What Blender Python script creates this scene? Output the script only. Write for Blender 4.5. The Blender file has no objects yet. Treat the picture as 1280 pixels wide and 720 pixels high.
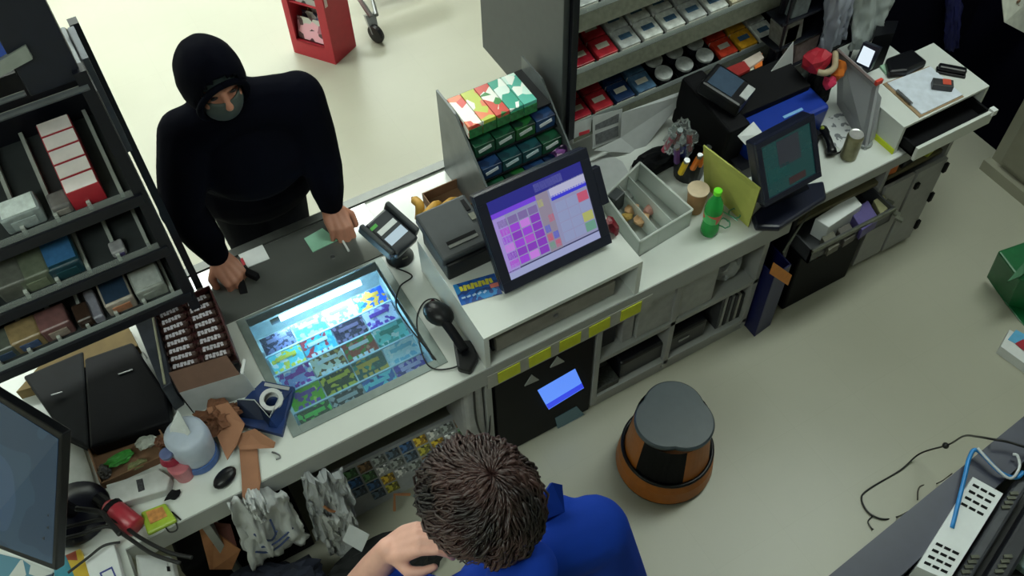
import bpy, bmesh, math, random
import numpy as np
from mathutils import Vector, Matrix, noise
random.seed(7)
SC = bpy.context.scene
COL = SC.collection

# ------------------------------------------------------------------ camera
F = 1200.0; CH = 3.4
PI = math.pi
_p, _r, _y = [math.radians(a) for a in (53.68, -1.9, 61.58)]
_f = Vector((math.cos(_p)*math.cos(_y), math.cos(_p)*math.sin(_y), -math.sin(_p)))
_rt = Vector((math.sin(_y), -math.cos(_y), 0)); _up = _rt.cross(_f)
RT = math.cos(_r)*_rt + math.sin(_r)*_up
UP = -math.sin(_r)*_rt + math.cos(_r)*_up
CAM = Vector((0, 0, CH))
cd = bpy.data.cameras.new('camera'); cam = bpy.data.objects.new('camera', cd); COL.objects.link(cam)
cd.sensor_width = 36; cd.lens = F/1280*36; cd.clip_start = .02
mw = Matrix.Identity(4)
for i in range(3):
    mw[i][0] = RT[i]; mw[i][1] = UP[i]; mw[i][2] = -_f[i]; mw[i][3] = CAM[i]
cam.matrix_world = mw
SC.camera = cam

# ------------------------------------------------------------------ world, light, exposure
SC.view_settings.view_transform = 'Standard'
SC.view_settings.look = 'None'
SC.view_settings.gamma = 1
SC.view_settings.use_curve_mapping = False
SC.view_settings.exposure = 0.0
w = bpy.data.worlds.new('world'); SC.world = w; w.use_nodes = True
w.node_tree.nodes['Background'].inputs[0].default_value = (.75, .85, .9, 1)
w.node_tree.nodes['Background'].inputs[1].default_value = .03
# fluorescent fixtures: (x, y, length, power); the lamp itself is built with its fixture below
FIXTURES = [(1.6, 4.85, 3.6, 74), (-2.6, 4.85, 3.6, 68), (1.6, 7.6, 3.6, 76), (-2.6, 7.6, 3.6, 56),
            (1.6, 10.3, 3.6, 50), (-2.6, 10.3, 3.6, 40), (2.75, 1.45, 2.0, 18), (-1.5, .3, 2.0, 12)]  # last entry is an added fixture to brighten the left rack
CEIL = 3.62

# ------------------------------------------------------------------ helpers
def P(px, py, z):                       # where the sight line of a photo point meets height z
    d = _f*F + RT*(px-640) - UP*(py-360)
    return CAM + d*((z-CH)/d.z)
def PY(px, py, y):                      # ... meets the vertical plane y
    d = _f*F + RT*(px-640) - UP*(py-360)
    return CAM + d*(y/d.y)
def lin(c):
    out = []
    for v in c[:3]:
        v = v/255.0
        out.append(v/12.92 if v <= .04045 else ((v+.055)/1.055)**2.4)
    return (*out, 1)
MATS = {}
def mat(name, col, rough=.5, metal=0, var=.10, scale=30, emit=None, es=0, bump=0, spec=.5, coat=0):
    if name in MATS: return MATS[name]
    m = bpy.data.materials.new(name); m.use_nodes = True; nt = m.node_tree
    b = nt.nodes['Principled BSDF']
    tc = nt.nodes.new('ShaderNodeTexCoord'); n = nt.nodes.new('ShaderNodeTexNoise')
    n.inputs['Scale'].default_value = scale; n.inputs['Detail'].default_value = 3
    nt.links.new(tc.outputs['Object'], n.inputs['Vector'])
    r = nt.nodes.new('ShaderNodeValToRGB'); c = lin(col)
    r.color_ramp.elements[0].position = .3; r.color_ramp.elements[1].position = .7
    r.color_ramp.elements[0].color = (*[v*(1-var) for v in c[:3]], 1)
    r.color_ramp.elements[1].color = (*[min(1, v*(1+var)) for v in c[:3]], 1)
    nt.links.new(n.outputs['Fac'], r.inputs['Fac']); nt.links.new(r.outputs['Color'], b.inputs['Base Color'])
    b.inputs['Roughness'].default_value = rough; b.inputs['Metallic'].default_value = metal
    b.inputs['Specular IOR Level'].default_value = spec
    b.inputs['Coat Weight'].default_value = coat
    if emit:
        b.inputs['Emission Color'].default_value = lin(emit); b.inputs['Emission Strength'].default_value = es
    if bump:
        bp = nt.nodes.new('ShaderNodeBump'); bp.inputs['Strength'].default_value = bump; bp.inputs['Distance'].default_value = .01
        nt.links.new(n.outputs['Fac'], bp.inputs['Height']); nt.links.new(bp.outputs['Normal'], b.inputs['Normal'])
    MATS[name] = m; return m
def matprint(name, cols, scale=22, rough=.35, kind='vor', emit=0, seed=0):
    """printed artwork: blocks of several inks"""
    if name in MATS: return MATS[name]
    m = bpy.data.materials.new(name); m.use_nodes = True; nt = m.node_tree; b = nt.nodes['Principled BSDF']
    tc = nt.nodes.new('ShaderNodeTexCoord'); mp = nt.nodes.new('ShaderNodeMapping')
    mp.inputs['Location'].default_value = (seed*1.37, seed*.73, seed*2.1)
    nt.links.new(tc.outputs['Object'], mp.inputs['Vector'])
    if kind == 'vor':
        n = nt.nodes.new('ShaderNodeTexVoronoi'); n.inputs['Scale'].default_value = scale
        s = nt.nodes.new('ShaderNodeSeparateColor'); nt.links.new(n.outputs['Color'], s.inputs[0]); out = s.outputs[0]
    else:
        n = nt.nodes.new('ShaderNodeTexNoise'); n.inputs['Scale'].default_value = scale; n.inputs['Detail'].default_value = 2; out = n.outputs['Fac']
    nt.links.new(mp.outputs[0], n.inputs['Vector'])
    r = nt.nodes.new('ShaderNodeValToRGB'); r.color_ramp.interpolation = 'CONSTANT'
    k = len(cols); lo, hi = (0, 1) if kind == 'vor' else (.33, .67)
    while len(r.color_ramp.elements) < k: r.color_ramp.elements.new(.5)
    for i, c in enumerate(cols):
        r.color_ramp.elements[i].position = 0 if i == 0 else lo+(hi-lo)*i/k
        r.color_ramp.elements[i].color = lin(c)
    nt.links.new(out, r.inputs['Fac']); nt.links.new(r.outputs['Color'], b.inputs['Base Color'])
    b.inputs['Roughness'].default_value = rough
    if emit:
        nt.links.new(r.outputs['Color'], b.inputs['Emission Color']); b.inputs['Emission Strength'].default_value = emit
    MATS[name] = m; return m
def matclear(name, tint=(235, 240, 240), amount=.15, rough=.05):
    """thin clear plastic or glass: mostly see-through with glancing reflections"""
    if name in MATS: return MATS[name]
    m = bpy.data.materials.new(name); m.use_nodes = True; nt = m.node_tree; nt.nodes.remove(nt.nodes['Principled BSDF'])
    o = nt.nodes['Material Output']; t = nt.nodes.new('ShaderNodeBsdfTransparent'); t.inputs[0].default_value = lin(tint)
    p = nt.nodes.new('ShaderNodeBsdfPrincipled'); p.inputs['Base Color'].default_value = lin(tint); p.inputs['Roughness'].default_value = rough
    lw = nt.nodes.new('ShaderNodeLayerWeight'); lw.inputs[0].default_value = .25
    mr = nt.nodes.new('ShaderNodeMapRange'); mr.inputs[3].default_value = amount; mr.inputs[4].default_value = min(1, amount+.5)
    nt.links.new(lw.outputs['Fresnel'], mr.inputs[0]); mx = nt.nodes.new('ShaderNodeMixShader')
    nt.links.new(mr.outputs[0], mx.inputs[0]); nt.links.new(t.outputs[0], mx.inputs[1]); nt.links.new(p.outputs[0], mx.inputs[2])
    nt.links.new(mx.outputs[0], o.inputs[0]); MATS[name] = m; return m

class MB:
    def __init__(s): s.v = []; s.f = []; s.m = []; s.mats = []; s.cur = 0
    def mt(s, m):
        if m not in s.mats: s.mats.append(m)
        s.cur = s.mats.index(m); return s
    def add(s, vs, fs):
        o = len(s.v); s.v += [Vector(a) for a in vs]
        for f in fs: s.f.append([o+i for i in f]); s.m.append(s.cur)
        return s
    def box(s, x0, x1, y0, y1, z0, z1):
        v = [(x, y, z) for z in (z0, z1) for y in (y0, y1) for x in (x0, x1)]
        return s.add(v, [(0, 2, 3, 1), (4, 5, 7, 6), (0, 1, 5, 4), (2, 6, 7, 3), (0, 4, 6, 2), (1, 3, 7, 5)])
    def obox(s, c, sz, R=None):
        R = R or Matrix.Identity(3); c = Vector(c)
        v = [c+R@Vector((x*sz[0]/2, y*sz[1]/2, z*sz[2]/2)) for z in (-1, 1) for y in (-1, 1) for x in (-1, 1)]
        return s.add(v, [(0, 2, 3, 1), (4, 5, 7, 6), (0, 1, 5, 4), (2, 6, 7, 3), (0, 4, 6, 2), (1, 3, 7, 5)])
    def prism(s, pts, z0, z1):
        pts = [Vector((p[0], p[1], 0)) for p in pts]
        A = sum(pts[i].x*pts[(i+1) % len(pts)].y-pts[(i+1) % len(pts)].x*pts[i].y for i in range(len(pts)))
        if A < 0: pts.reverse()
        n = len(pts); v = [(p.x, p.y, z0) for p in pts]+[(p.x, p.y, z1) for p in pts]
        return s.add(v, [tuple(range(n-1, -1, -1)), tuple(range(n, 2*n))]+[(i, (i+1) % n, n+(i+1) % n, n+i) for i in range(n)])
    def slab(s, px, z0, z1): return s.prism([P(a, b, z1) for a, b in px], z0, z1)
    def plate(s, q, t):                 # polygon in space, thickness t behind it
        q = [Vector(a) for a in q]; n = (q[1]-q[0]).cross(q[2]-q[0]).normalized()
        if n.dot(CAM-q[0]) < 0: q.reverse(); n = -n
        k = len(q); v = q+[a-n*t for a in q]
        return s.add(v, [tuple(range(k)), tuple(range(2*k-1, k-1, -1))]+[(i, k+i, k+(i+1) % k, (i+1) % k) for i in range(k)])
    def tube(s, pts, r, n=8):
        pts = [Vector(p) for p in pts]; rs = r if isinstance(r, (list, tuple)) else [r]*len(pts); rings = []; a = None
        for i, p in enumerate(pts):
            d = (pts[min(i+1, len(pts)-1)]-pts[max(i-1, 0)]).normalized()
            if a is None: a = d.orthogonal().normalized()
            a = (a-d*a.dot(d)).normalized(); b = d.cross(a)
            rings.append([p+(a*math.cos(2*PI*k/n)+b*math.sin(2*PI*k/n))*rs[i] for k in range(n)])
        v = [x for g in rings for x in g]; f = []
        for i in range(len(pts)-1):
            for k in range(n): f.append((i*n+k, i*n+(k+1) % n, (i+1)*n+(k+1) % n, (i+1)*n+k))
        f += [tuple(range(n-1, -1, -1)), tuple(range((len(pts)-1)*n, len(pts)*n))]
        return s.add(v, f)
    def lathe(s, prof, c=(0, 0, 0), R=None, n=28):
        R = R or Matrix.Identity(3); c = Vector(c); v = []; f = []
        for (r, z) in prof:
            for k in range(n): v.append(c+R@Vector((r*math.cos(2*PI*k/n), r*math.sin(2*PI*k/n), z)))
        for i in range(len(prof)-1):
            for k in range(n): f.append((i*n+k, i*n+(k+1) % n, (i+1)*n+(k+1) % n, (i+1)*n+k))
        f += [tuple(range(n-1, -1, -1)), tuple(range((len(prof)-1)*n, len(prof)*n))]
        return s.add(v, f)
    def ball(s, c, r, R=None, nu=16, nv=10):
        if not isinstance(r, (tuple, list)): r = (r, r, r)
        R = R or Matrix.Identity(3); c = Vector(c); v = [c+R@Vector((0, 0, -r[2]))]; f = []
        for j in range(1, nv):
            t = -PI/2+PI*j/nv
            for k in range(nu): v.append(c+R@Vector((r[0]*math.cos(t)*math.cos(2*PI*k/nu), r[1]*math.cos(t)*math.sin(2*PI*k/nu), r[2]*math.sin(t))))
        v.append(c+R@Vector((0, 0, r[2]))); L = len(v)-1
        for k in range(nu):
            f.append((0, 1+(k+1) % nu, 1+k)); f.append((L, 1+(nv-2)*nu+k, 1+(nv-2)*nu+(k+1) % nu))
            for j in range(nv-2): f.append((1+j*nu+k, 1+j*nu+(k+1) % nu, 1+(j+1)*nu+(k+1) % nu, 1+(j+1)*nu+k))
        return s.add(v, f)
    def crumple(s, c, r, amp=.25, seed=0, n=3, floor=None, freq=1.6):
        bm = bmesh.new(); bmesh.ops.create_icosphere(bm, subdivisions=n, radius=1); v = []; c = Vector(c)
        for q in bm.verts:
            p = q.co.copy(); q0 = p+.35*noise.noise_vector(p*1.7+Vector((seed, 0, seed)))
            k = 1+amp*(1.1*noise.noise(q0*freq+Vector((seed, seed*2, 0)))-.9*abs(noise.noise(q0*3.1+Vector((0, seed, 3)))))+amp*.22*noise.noise(p*7+Vector((0, seed, 0)))
            w_ = c+Vector((p.x*r[0]*k, p.y*r[1]*k, p.z*r[2]*k))
            if floor is not None and w_.z < floor: w_.z = floor
            v.append(w_)
        f = [tuple(a.index for a in g.verts) for g in bm.faces]; bm.free(); return s.add(v, f)
    def text(s, body, size, M4, depth=.0012):
        cu = bpy.data.curves.new('t', 'FONT'); cu.body = body; cu.size = size; cu.extrude = depth; cu.align_x = 'CENTER'; cu.align_y = 'CENTER'
        cu.resolution_u = 2
        o = bpy.data.objects.new('t', cu); me = bpy.data.meshes.new_from_object(o)
        s.add([M4@a.co for a in me.vertices], [tuple(g.vertices) for g in me.polygons])
        bpy.data.objects.remove(o); bpy.data.curves.remove(cu); bpy.data.meshes.remove(me); return s
def RZ(a): return Matrix.Rotation(math.radians(a), 3, 'Z')
def RX(a): return Matrix.Rotation(math.radians(a), 3, 'X')
def RYm(a): return Matrix.Rotation(math.radians(a), 3, 'Y')

def mesh_from(name, mb, loc, m=None, smooth=False):
    me = bpy.data.meshes.new(name); me.from_pydata([v-Vector(loc) for v in mb.v], [], mb.f)
    ms = mb.mats if mb.mats else [m]
    for x in ms: me.materials.append(x)
    for i, pl in enumerate(me.polygons): pl.material_index = mb.m[i] if mb.mats else 0; pl.use_smooth = smooth
    me.update(); return me
def bev(o, b):
    if b:
        md = o.modifiers.new('bevel', 'BEVEL'); md.width = b; md.segments = 2; md.limit_method = 'ANGLE'; md.angle_limit = math.radians(40)
def thing(name, label, cat, loc=(0, 0, 0), group=None):
    o = bpy.data.objects.new(name, None); COL.objects.link(o); o.location = loc; o.empty_display_size = .05
    o['label'] = label; o['category'] = cat
    if group: o['group'] = group
    return o
def wloc(o):
    l = Vector(o.location)
    while o.parent: o = o.parent; l += o.location
    return l
def part(t, name, mb, m=None, smooth=False, b=0, label=None, kind=None):
    o = bpy.data.objects.new(name, mesh_from(name, mb, wloc(t), m, smooth)); COL.objects.link(o); o.parent = t; bev(o, b)
    if label: o['label'] = label
    if kind: o['kind'] = kind
    return o
def single(name, mb, m, label, cat, group=None, smooth=False, b=0, kind=None):
    xs = [v.x for v in mb.v]; ys = [v.y for v in mb.v]; zs = [v.z for v in mb.v]
    loc = ((min(xs)+max(xs))/2, (min(ys)+max(ys))/2, min(zs))
    o = bpy.data.objects.new(name, mesh_from(name, mb, loc, m, smooth)); COL.objects.link(o); o.location = loc; bev(o, b)
    if kind == 'structure': o['kind'] = kind; return o
    o['label'] = label; o['category'] = cat
    if group: o['group'] = group
    if kind: o['kind'] = kind
    return o
def struct(name, mb, m, b=0): return single(name, mb, m, None, None, kind='structure', b=b)
def copy_tree(o, parent=None):
    c = o.copy(); COL.objects.link(c); c.parent = parent
    for ch in list(o.children): copy_tree(ch, c)
    return c
def shell(corners, z0, z1, t=.003, bottom=True, scale_top=1.0):
    """open box from a footprint (list of xy), walls of thickness t"""
    mb = MB(); pts = [Vector((p[0], p[1], 0)) for p in corners]
    A = sum(pts[i].x*pts[(i+1) % len(pts)].y-pts[(i+1) % len(pts)].x*pts[i].y for i in range(len(pts)))
    if A < 0: pts.reverse()
    c = sum(pts, Vector())/len(pts)
    for i in range(len(pts)):
        a, b_ = pts[i], pts[(i+1) % len(pts)]; n = Vector((-(b_-a).y, (b_-a).x, 0)).normalized()*t
        q0 = [a, b_, b_+n, a+n]
        v = [(p.x, p.y, z0) for p in q0]+[(c.x+(p.x-c.x)*scale_top, c.y+(p.y-c.y)*scale_top, z1) for p in q0]
        mb.add(v, [(3, 2, 1, 0), (4, 5, 6, 7), (0, 1, 5, 4), (1, 2, 6, 5), (2, 3, 7, 6), (3, 0, 4, 7)])
    if bottom: mb.prism([(p.x, p.y) for p in pts], z0, z0+t)
    return mb
def bez(pts, n=8):
    """smooth path through points (Catmull-Rom)"""
    pts = [Vector(p) for p in pts]; q = [pts[0]]+pts+[pts[-1]]; out = []
    for i in range(1, len(q)-2):
        for k in range(n):
            t = k/n; a, b_, c, d = q[i-1], q[i], q[i+1], q[i+2]
            out.append(.5*((2*b_)+(c-a)*t+(2*a-5*b_+4*c-d)*t*t+(3*b_-a-3*c+d)*t**3))
    out.append(pts[-1]); return out

def drape_mesh(poly, y, seed, amp):
    """a bag hung with folds: a thick grid over a four-cornered outline, pushed in and out by noise"""
    A, B, C, D = [PY(a, b_, y) for a, b_ in poly]; n_ = 22; g = MB(); v = []
    for s_ in (0, 1):
        for j in range(n_+1):
            for i in range(n_+1):
                u, w__ = i/n_, j/n_; p = A.lerp(B, u).lerp(D.lerp(C, u), w__)
                e = min(1, min(u, 1-u)*4); q = Vector((u*4+seed, w__*1.6+seed, s_*1.5)); q = q+.5*noise.noise_vector(q*.8)
                d_ = amp*(1.2*noise.noise(q)-abs(noise.noise(q*1.9))+.25*noise.noise(q*4))
                ed = .012*noise.noise(Vector((u*9+seed, w__*9, 5)))
                v.append(p+Vector((ed, (-1 if s_ == 0 else 1)*.02*e+d_, ed)))
    N = (n_+1)**2; f = []
    for s_ in (0, 1):
        for j in range(n_):
            for i in range(n_):
                a = s_*N+j*(n_+1)+i; q_ = (a, a+1, a+n_+2, a+n_+1); f.append(q_ if s_ else q_[::-1])
    bd = [i for i in range(n_+1)]+[j*(n_+1)+n_ for j in range(1, n_+1)]+[n_*(n_+1)+i for i in range(n_-1, -1, -1)]+[j*(n_+1) for j in range(n_-1, 0, -1)]
    for k in range(len(bd)): a, b_ = bd[k], bd[(k+1) % len(bd)]; f.append((a, b_, N+b_, N+a))
    return g.add(v, f)

# ------------------------------------------------------------------ shared materials
white_lam = mat('white laminate', (208, 212, 209), .22, var=.03, scale=6)
white_edge = mat('grey laminate edge', (150, 152, 152), .5, var=.06)
grey_lam = mat('grey laminate', (150, 152, 150), .5, var=.05, scale=8)
black_pl = mat('black plastic', (14, 15, 20), .35, var=.1, spec=.35)
black_mt = mat('black matte', (7, 7, 12), .7, var=.15, spec=.2)
dkgrey_pl = mat('dark grey plastic', (58, 62, 66), .45, var=.05)
navy_pl = mat('navy black plastic', (22, 26, 44), .3, var=.08)
rack_blk = mat('black metal rack', (14, 16, 26), .4, .0, var=.1, spec=.4)
rack_gry = mat('grey metal rack panel', (70, 74, 76), .5, .1, var=.05)
rail_clr = mat('grey price rail', (92, 94, 84), .25, var=.15, scale=60)
paper = mat('white paper', (215, 218, 220), .8, var=.03)
paper_g = mat('grey white paper', (175, 178, 180), .8, var=.05)
card_br = mat('brown cardboard', (128, 96, 72), .85, var=.08)
card_dk = mat('dark brown cardboard', (98, 72, 60), .85, var=.08)
steel = mat('brushed metal', (150, 152, 155), .3, .9, var=.05)
red = mat('red card', (190, 45, 60), .5, var=.04)
yellow = mat('yellow tag', (196, 200, 40), .6, var=.08)
orange = mat('orange plastic', (205, 105, 25), .5, var=.06)
skin = mat('skin', (176, 120, 98), .5, var=.08, scale=25, bump=.05)
skin_l = mat('light skin', (205, 155, 140), .5, var=.08, scale=25, bump=.05)
clear = matclear('clear plastic', amount=.13)
glass = matclear('display glass', (225, 238, 240), amount=.04, rough=.03)
bag_white = mat('white plastic bag', (190, 193, 195), .4, var=.05, scale=8, bump=.2)
cable_m = mat('black cable', (18, 18, 20), .45)

# ------------------------------------------------------------------ the room
fm = bpy.data.materials.new('vinyl floor'); fm.use_nodes = True; nt = fm.node_tree; b = nt.nodes['Principled BSDF']
tc = nt.nodes.new('ShaderNodeTexCoord'); n1 = nt.nodes.new('ShaderNodeTexNoise'); n1.inputs['Scale'].default_value = 1.6; n1.inputs['Detail'].default_value = 6
bk = nt.nodes.new('ShaderNodeTexBrick'); bk.offset = 0; bk.inputs['Scale'].default_value = 1; bk.inputs['Brick Width'].default_value = .305; bk.inputs['Row Height'].default_value = .305
bk.inputs['Mortar Size'].default_value = .0012; bk.inputs['Color1'].default_value = lin((172, 171, 156)); bk.inputs['Color2'].default_value = lin((171, 170, 155)); bk.inputs['Mortar'].default_value = lin((168, 167, 152))
mx = nt.nodes.new('ShaderNodeMixRGB'); mx.blend_type = 'MULTIPLY'; mx.inputs[0].default_value = .5
rp = nt.nodes.new('ShaderNodeValToRGB'); rp.color_ramp.elements[0].position = .35; rp.color_ramp.elements[0].color = (.86, .86, .84, 1); rp.color_ramp.elements[1].position = .6
nt.links.new(tc.outputs['Object'], n1.inputs[0]); nt.links.new(tc.outputs['Object'], bk.inputs[0]); nt.links.new(n1.outputs['Fac'], rp.inputs[0])
nt.links.new(bk.outputs[0], mx.inputs[1]); nt.links.new(rp.outputs[0], mx.inputs[2]); nt.links.new(mx.outputs[0], b.inputs['Base Color'])
rr = nt.nodes.new('ShaderNodeMapRange'); rr.inputs[3].default_value = .26; rr.inputs[4].default_value = .4
nt.links.new(n1.outputs['Fac'], rr.inputs[0]); nt.links.new(rr.outputs[0], b.inputs['Roughness'])
struct('floor', MB().box(-5, 8, -3, 13, -.1, 0), fm)
struct('ceiling', MB().box(-5, 8, -3, 13, CEIL, CEIL+.1), mat('ceiling tile', (205, 205, 198), .9, var=.03))
wallm = mat('cream wall paint', (195, 193, 178), .7, var=.02)
struct('wall_back', MB().box(-5, 8, -3.1, -3, 0, CEIL), wallm)
struct('wall_front', MB().box(-5, 8, 13, 13.1, 0, CEIL), wallm)
struct('wall_left', MB().box(-5.1, -5, -3, 13, 0, CEIL), wallm)
struct('wall_right', MB().box(3.62, 3.72, 1.68, 3.6, 0, CEIL), mat('dark navy wall', (6, 6, 20), .95, var=.2, scale=3, spec=.05))
struct('wall_partition', MB().box(2.44, 3.62, 2.115, 2.16, 0, 2.6), mat('dark navy wall', (6, 6, 20), .95))
single('blue_cloth', drape_mesh([(1186, -40), (1203, -50), (1196, 58), (1180, 62)], 2.085, 30, .015), mat('deep blue cloth', (22, 26, 92), .8), 'narrow dark blue cloth hanging against the dark wall', 'cloth', smooth=True)
struct('wall_far_right', MB().box(8, 8.1, -3, 13, 0, CEIL), wallm)

tube_m = mat('fluorescent tube', (240, 250, 245), .5, emit=(235, 255, 240), es=9)
for fi, (x, y, L, pw) in enumerate(FIXTURES):
    t = thing('ceiling_light', 'long fluorescent ceiling fixture '+['over the aisle nearest the counter, right', 'over the aisle nearest the counter, left', 'over the second aisle, right', 'over the second aisle, left', 'over the far aisle, right', 'over the far aisle, left', 'above the clerk side, right', 'added above the clerk side, left, to light the rack'][fi], 'ceiling light', (x, y, CEIL-.09), 'fluorescent fixtures')
    part(t, 'housing', MB().box(x-L/2, x+L/2, y-.31, y+.31, CEIL-.03, CEIL), mat('fixture white', (220, 220, 215), .5))
    part(t, 'diffuser', MB().box(x-L/2+.02, x+L/2-.02, y-.28, y+.28, CEIL-.07, CEIL-.03), tube_m)
    ld = bpy.data.lights.new('fixture_lamp', 'AREA'); ld.shape = 'RECTANGLE'; ld.size = L; ld.size_y = .55; ld.energy = pw; ld.color = (.985, 1, .955)
    lo = bpy.data.objects.new('fixture_lamp', ld); COL.objects.link(lo); lo.parent = t; lo.location = (0, 0, -.005)

# ------------------------------------------------------------------ counter shell
ZC = .725; Y0 = 1.49; Y1 = 2.38
DX0, DX1, DY0, DY1 = .09, .575, 1.605, 2.075       # ticket display opening
ct = MB().mt(white_lam)
T0 = ZC-.045
for bx in ((-1.35, DX0, Y0, Y1), (DX1, 1.98, Y0, Y1), (DX0, DX1, Y0, DY0), (DX0, DX1, DY1, Y1), (-1.35, -.5, .75, Y0)):
    ct.box(*bx, T0, ZC)
ct.mt(grey_lam).box(-.5, 1.98, Y0-.004, Y0, T0-.05, ZC-.002)
single('countertop', ct, None, 'long white laminate sales counter top with the lit ticket display set in it', 'countertop')
cb = thing('counter_base', 'white counter carcass under the long counter top with open bays facing the clerk', 'counter base', (.3, 1.9, 0))
part(cb, 'back_panel', MB().box(-1.3, 1.96, 2.33, 2.36, 0, T0), grey_lam)
for x in (-.30, .70, 1.155, 1.50, 1.90):
    part(cb, 'divider', MB().box(x, x+.025, Y0+.02, 2.33, 0.03, T0-.05 if x < 1 else T0), grey_lam, b=.002)
part(cb, 'upper_shelf', MB().box(1.18, 1.925, Y0+.02, 2.33, .335, .36), grey_lam)
part(cb, 'bottom_shelf', MB().box(1.18, 1.925, Y0+.02, 2.33, .06, .085), grey_lam)
part(cb, 'plinth', MB().box(1.18, 1.925, Y0+.03, Y0+.05, .0, .06), grey_lam)
for i, x in enumerate((.735, .84, .95, 1.06, 1.18)): pass
# fascia under the register stand with yellow tags
fa = part(cb, 'fascia', MB().box(.70, 1.36, Y0-.006, Y0+.012, .60, T0), mat('fascia grey', (160, 160, 155), .5))
for x in (.735, .855, .975, 1.095, 1.225):
    part(cb, 'price_tag', MB().obox((x+.045, Y0-.009, .645), (.085, .003, .062), RYm(random.uniform(-3, 3))), yellow, label='yellow price tag')
# reflective glass strip and metal edge at the customer side
strip_m = mat('smoked glass top', (84, 86, 84), .07, var=.1, scale=4, spec=.9)
single('glass_counter_mat', MB().box(-.02, .66, 2.09, 2.345, ZC, ZC+.006), strip_m, 'smoked glossy glass sheet on the counter between the ticket display and the customer edge', 'glass sheet', b=.001)
struct('trim_1', MB().box(-1.35, 1.98, Y1-.03, Y1+.006, ZC-.04, ZC+.010), mat('grey metal edge trim', (98, 100, 98), .35, .5))

# ------------------------------------------------------------------ lit ticket display
td = thing('ticket_display_case', 'backlit glass-topped scratch ticket tray sunk into the white counter', 'display case', (.33, 1.84, ZC-.13))
pit = MB().box(DX0, DX1, DY0, DY1, ZC-.135, ZC-.128)
for bx in ((DX0-.004, DX0, DY0, DY1), (DX1, DX1+.004, DY0, DY1), (DX0, DX1, DY0-.004, DY0), (DX0, DX1, DY1, DY1+.004)): pit.box(*bx, ZC-.13, ZC-.001)
part(td, 'tray_liner', pit, mat('white tray liner', (200, 215, 220), .4))
fr = MB()
for bx in ((DX0-.03, DX0, DY0-.03, DY1+.01), (DX1, DX1+.03, DY0-.03, DY1+.01), (DX0, DX1, DY0-.03, DY0), (DX0, DX1, DY1, DY1+.01)): fr.box(*bx, ZC, ZC+.004)
part(td, 'frame', fr, mat('grey green frame', (128, 140, 138), .35, .3), b=.001)
part(td, 'glass_top', MB().box(DX0, DX1, DY0, DY1, ZC-.004, ZC), glass)
tub = MB().tube([(DX0+.105, 2.045, ZC-.032), (DX1-.075, 2.045, ZC-.032)], .0105, 12)
lt = part(td, 'light_tube', tub, mat('display tube', (230, 250, 255), .5, emit=(215, 245, 255), es=12), smooth=True)
part(td, 'tube_cap', MB().tube([(DX0+.072, 2.045, ZC-.032), (DX0+.105, 2.045, ZC-.032)], .010, 12), steel)
ld = bpy.data.lights.new('display_lamp', 'AREA'); ld.shape = 'RECTANGLE'; ld.size = .32; ld.size_y = .03; ld.energy = 2.8; ld.color = (.5, .82, 1)
lo = bpy.data.objects.new('display_lamp', ld); COL.objects.link(lo); lo.parent = td
lo.location = Vector((.34, 2.03, ZC-.022))-td.location; lo.rotation_euler = (math.radians(-58), 0, 0)
rowm = mat('clear ticket rail', (190, 215, 235), .2)
TK = [
 [('dark navy', (40, 40, 70), (110, 110, 150), (20, 25, 60)), ('cyan', (70, 200, 240), (150, 235, 250), (60, 150, 230)), ('white and lavender', (215, 220, 245), (120, 120, 190), (240, 240, 250)), ('blue and gold', (30, 90, 220), (220, 160, 60), (70, 150, 240))],
 [('white and aqua with yellow', (120, 225, 240), (240, 225, 90), (235, 245, 250)), ('aqua with a red block', (70, 190, 225), (190, 60, 80), (110, 220, 240)), ('dark plum', (50, 38, 70), (130, 110, 150), (35, 28, 52)), ('white and violet', (225, 225, 250), (110, 60, 180), (170, 150, 235))],
 [('lilac with magenta lettering', (150, 170, 235), (140, 50, 170), (230, 230, 245)), ('white with a brown round picture', (225, 225, 215), (110, 75, 40), (190, 160, 90)), ('red and green', (170, 70, 60), (90, 140, 60), (215, 150, 120)), ('turquoise', (120, 225, 225), (40, 160, 150), (225, 245, 245))],
 [('lime green with purple motif', (110, 190, 40), (120, 80, 180), (200, 230, 90)), ('dark green with a yellow streak', (18, 48, 30), (200, 190, 60), (25, 70, 40)), ('teal and gold', (30, 90, 90), (205, 170, 70), (60, 140, 130)), ('pale blue and white', (205, 230, 245), (120, 190, 225), (235, 240, 250))],
 [('dark green with a bright swirl', (20, 80, 40), (90, 210, 90), (15, 45, 35)), ('charcoal with silver print', (35, 40, 50), (170, 175, 185), (50, 55, 75)), ('blue and cyan', (30, 100, 190), (110, 210, 235), (20, 60, 120)), ('purple and blue', (80, 60, 190), (190, 180, 240), (50, 50, 140))]]
rown = ['back row', 'second row', 'middle row', 'fourth row', 'front row']
cw = (DX1-DX0-.02)/4; rh = (2.035-DY0-.012)/5
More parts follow.
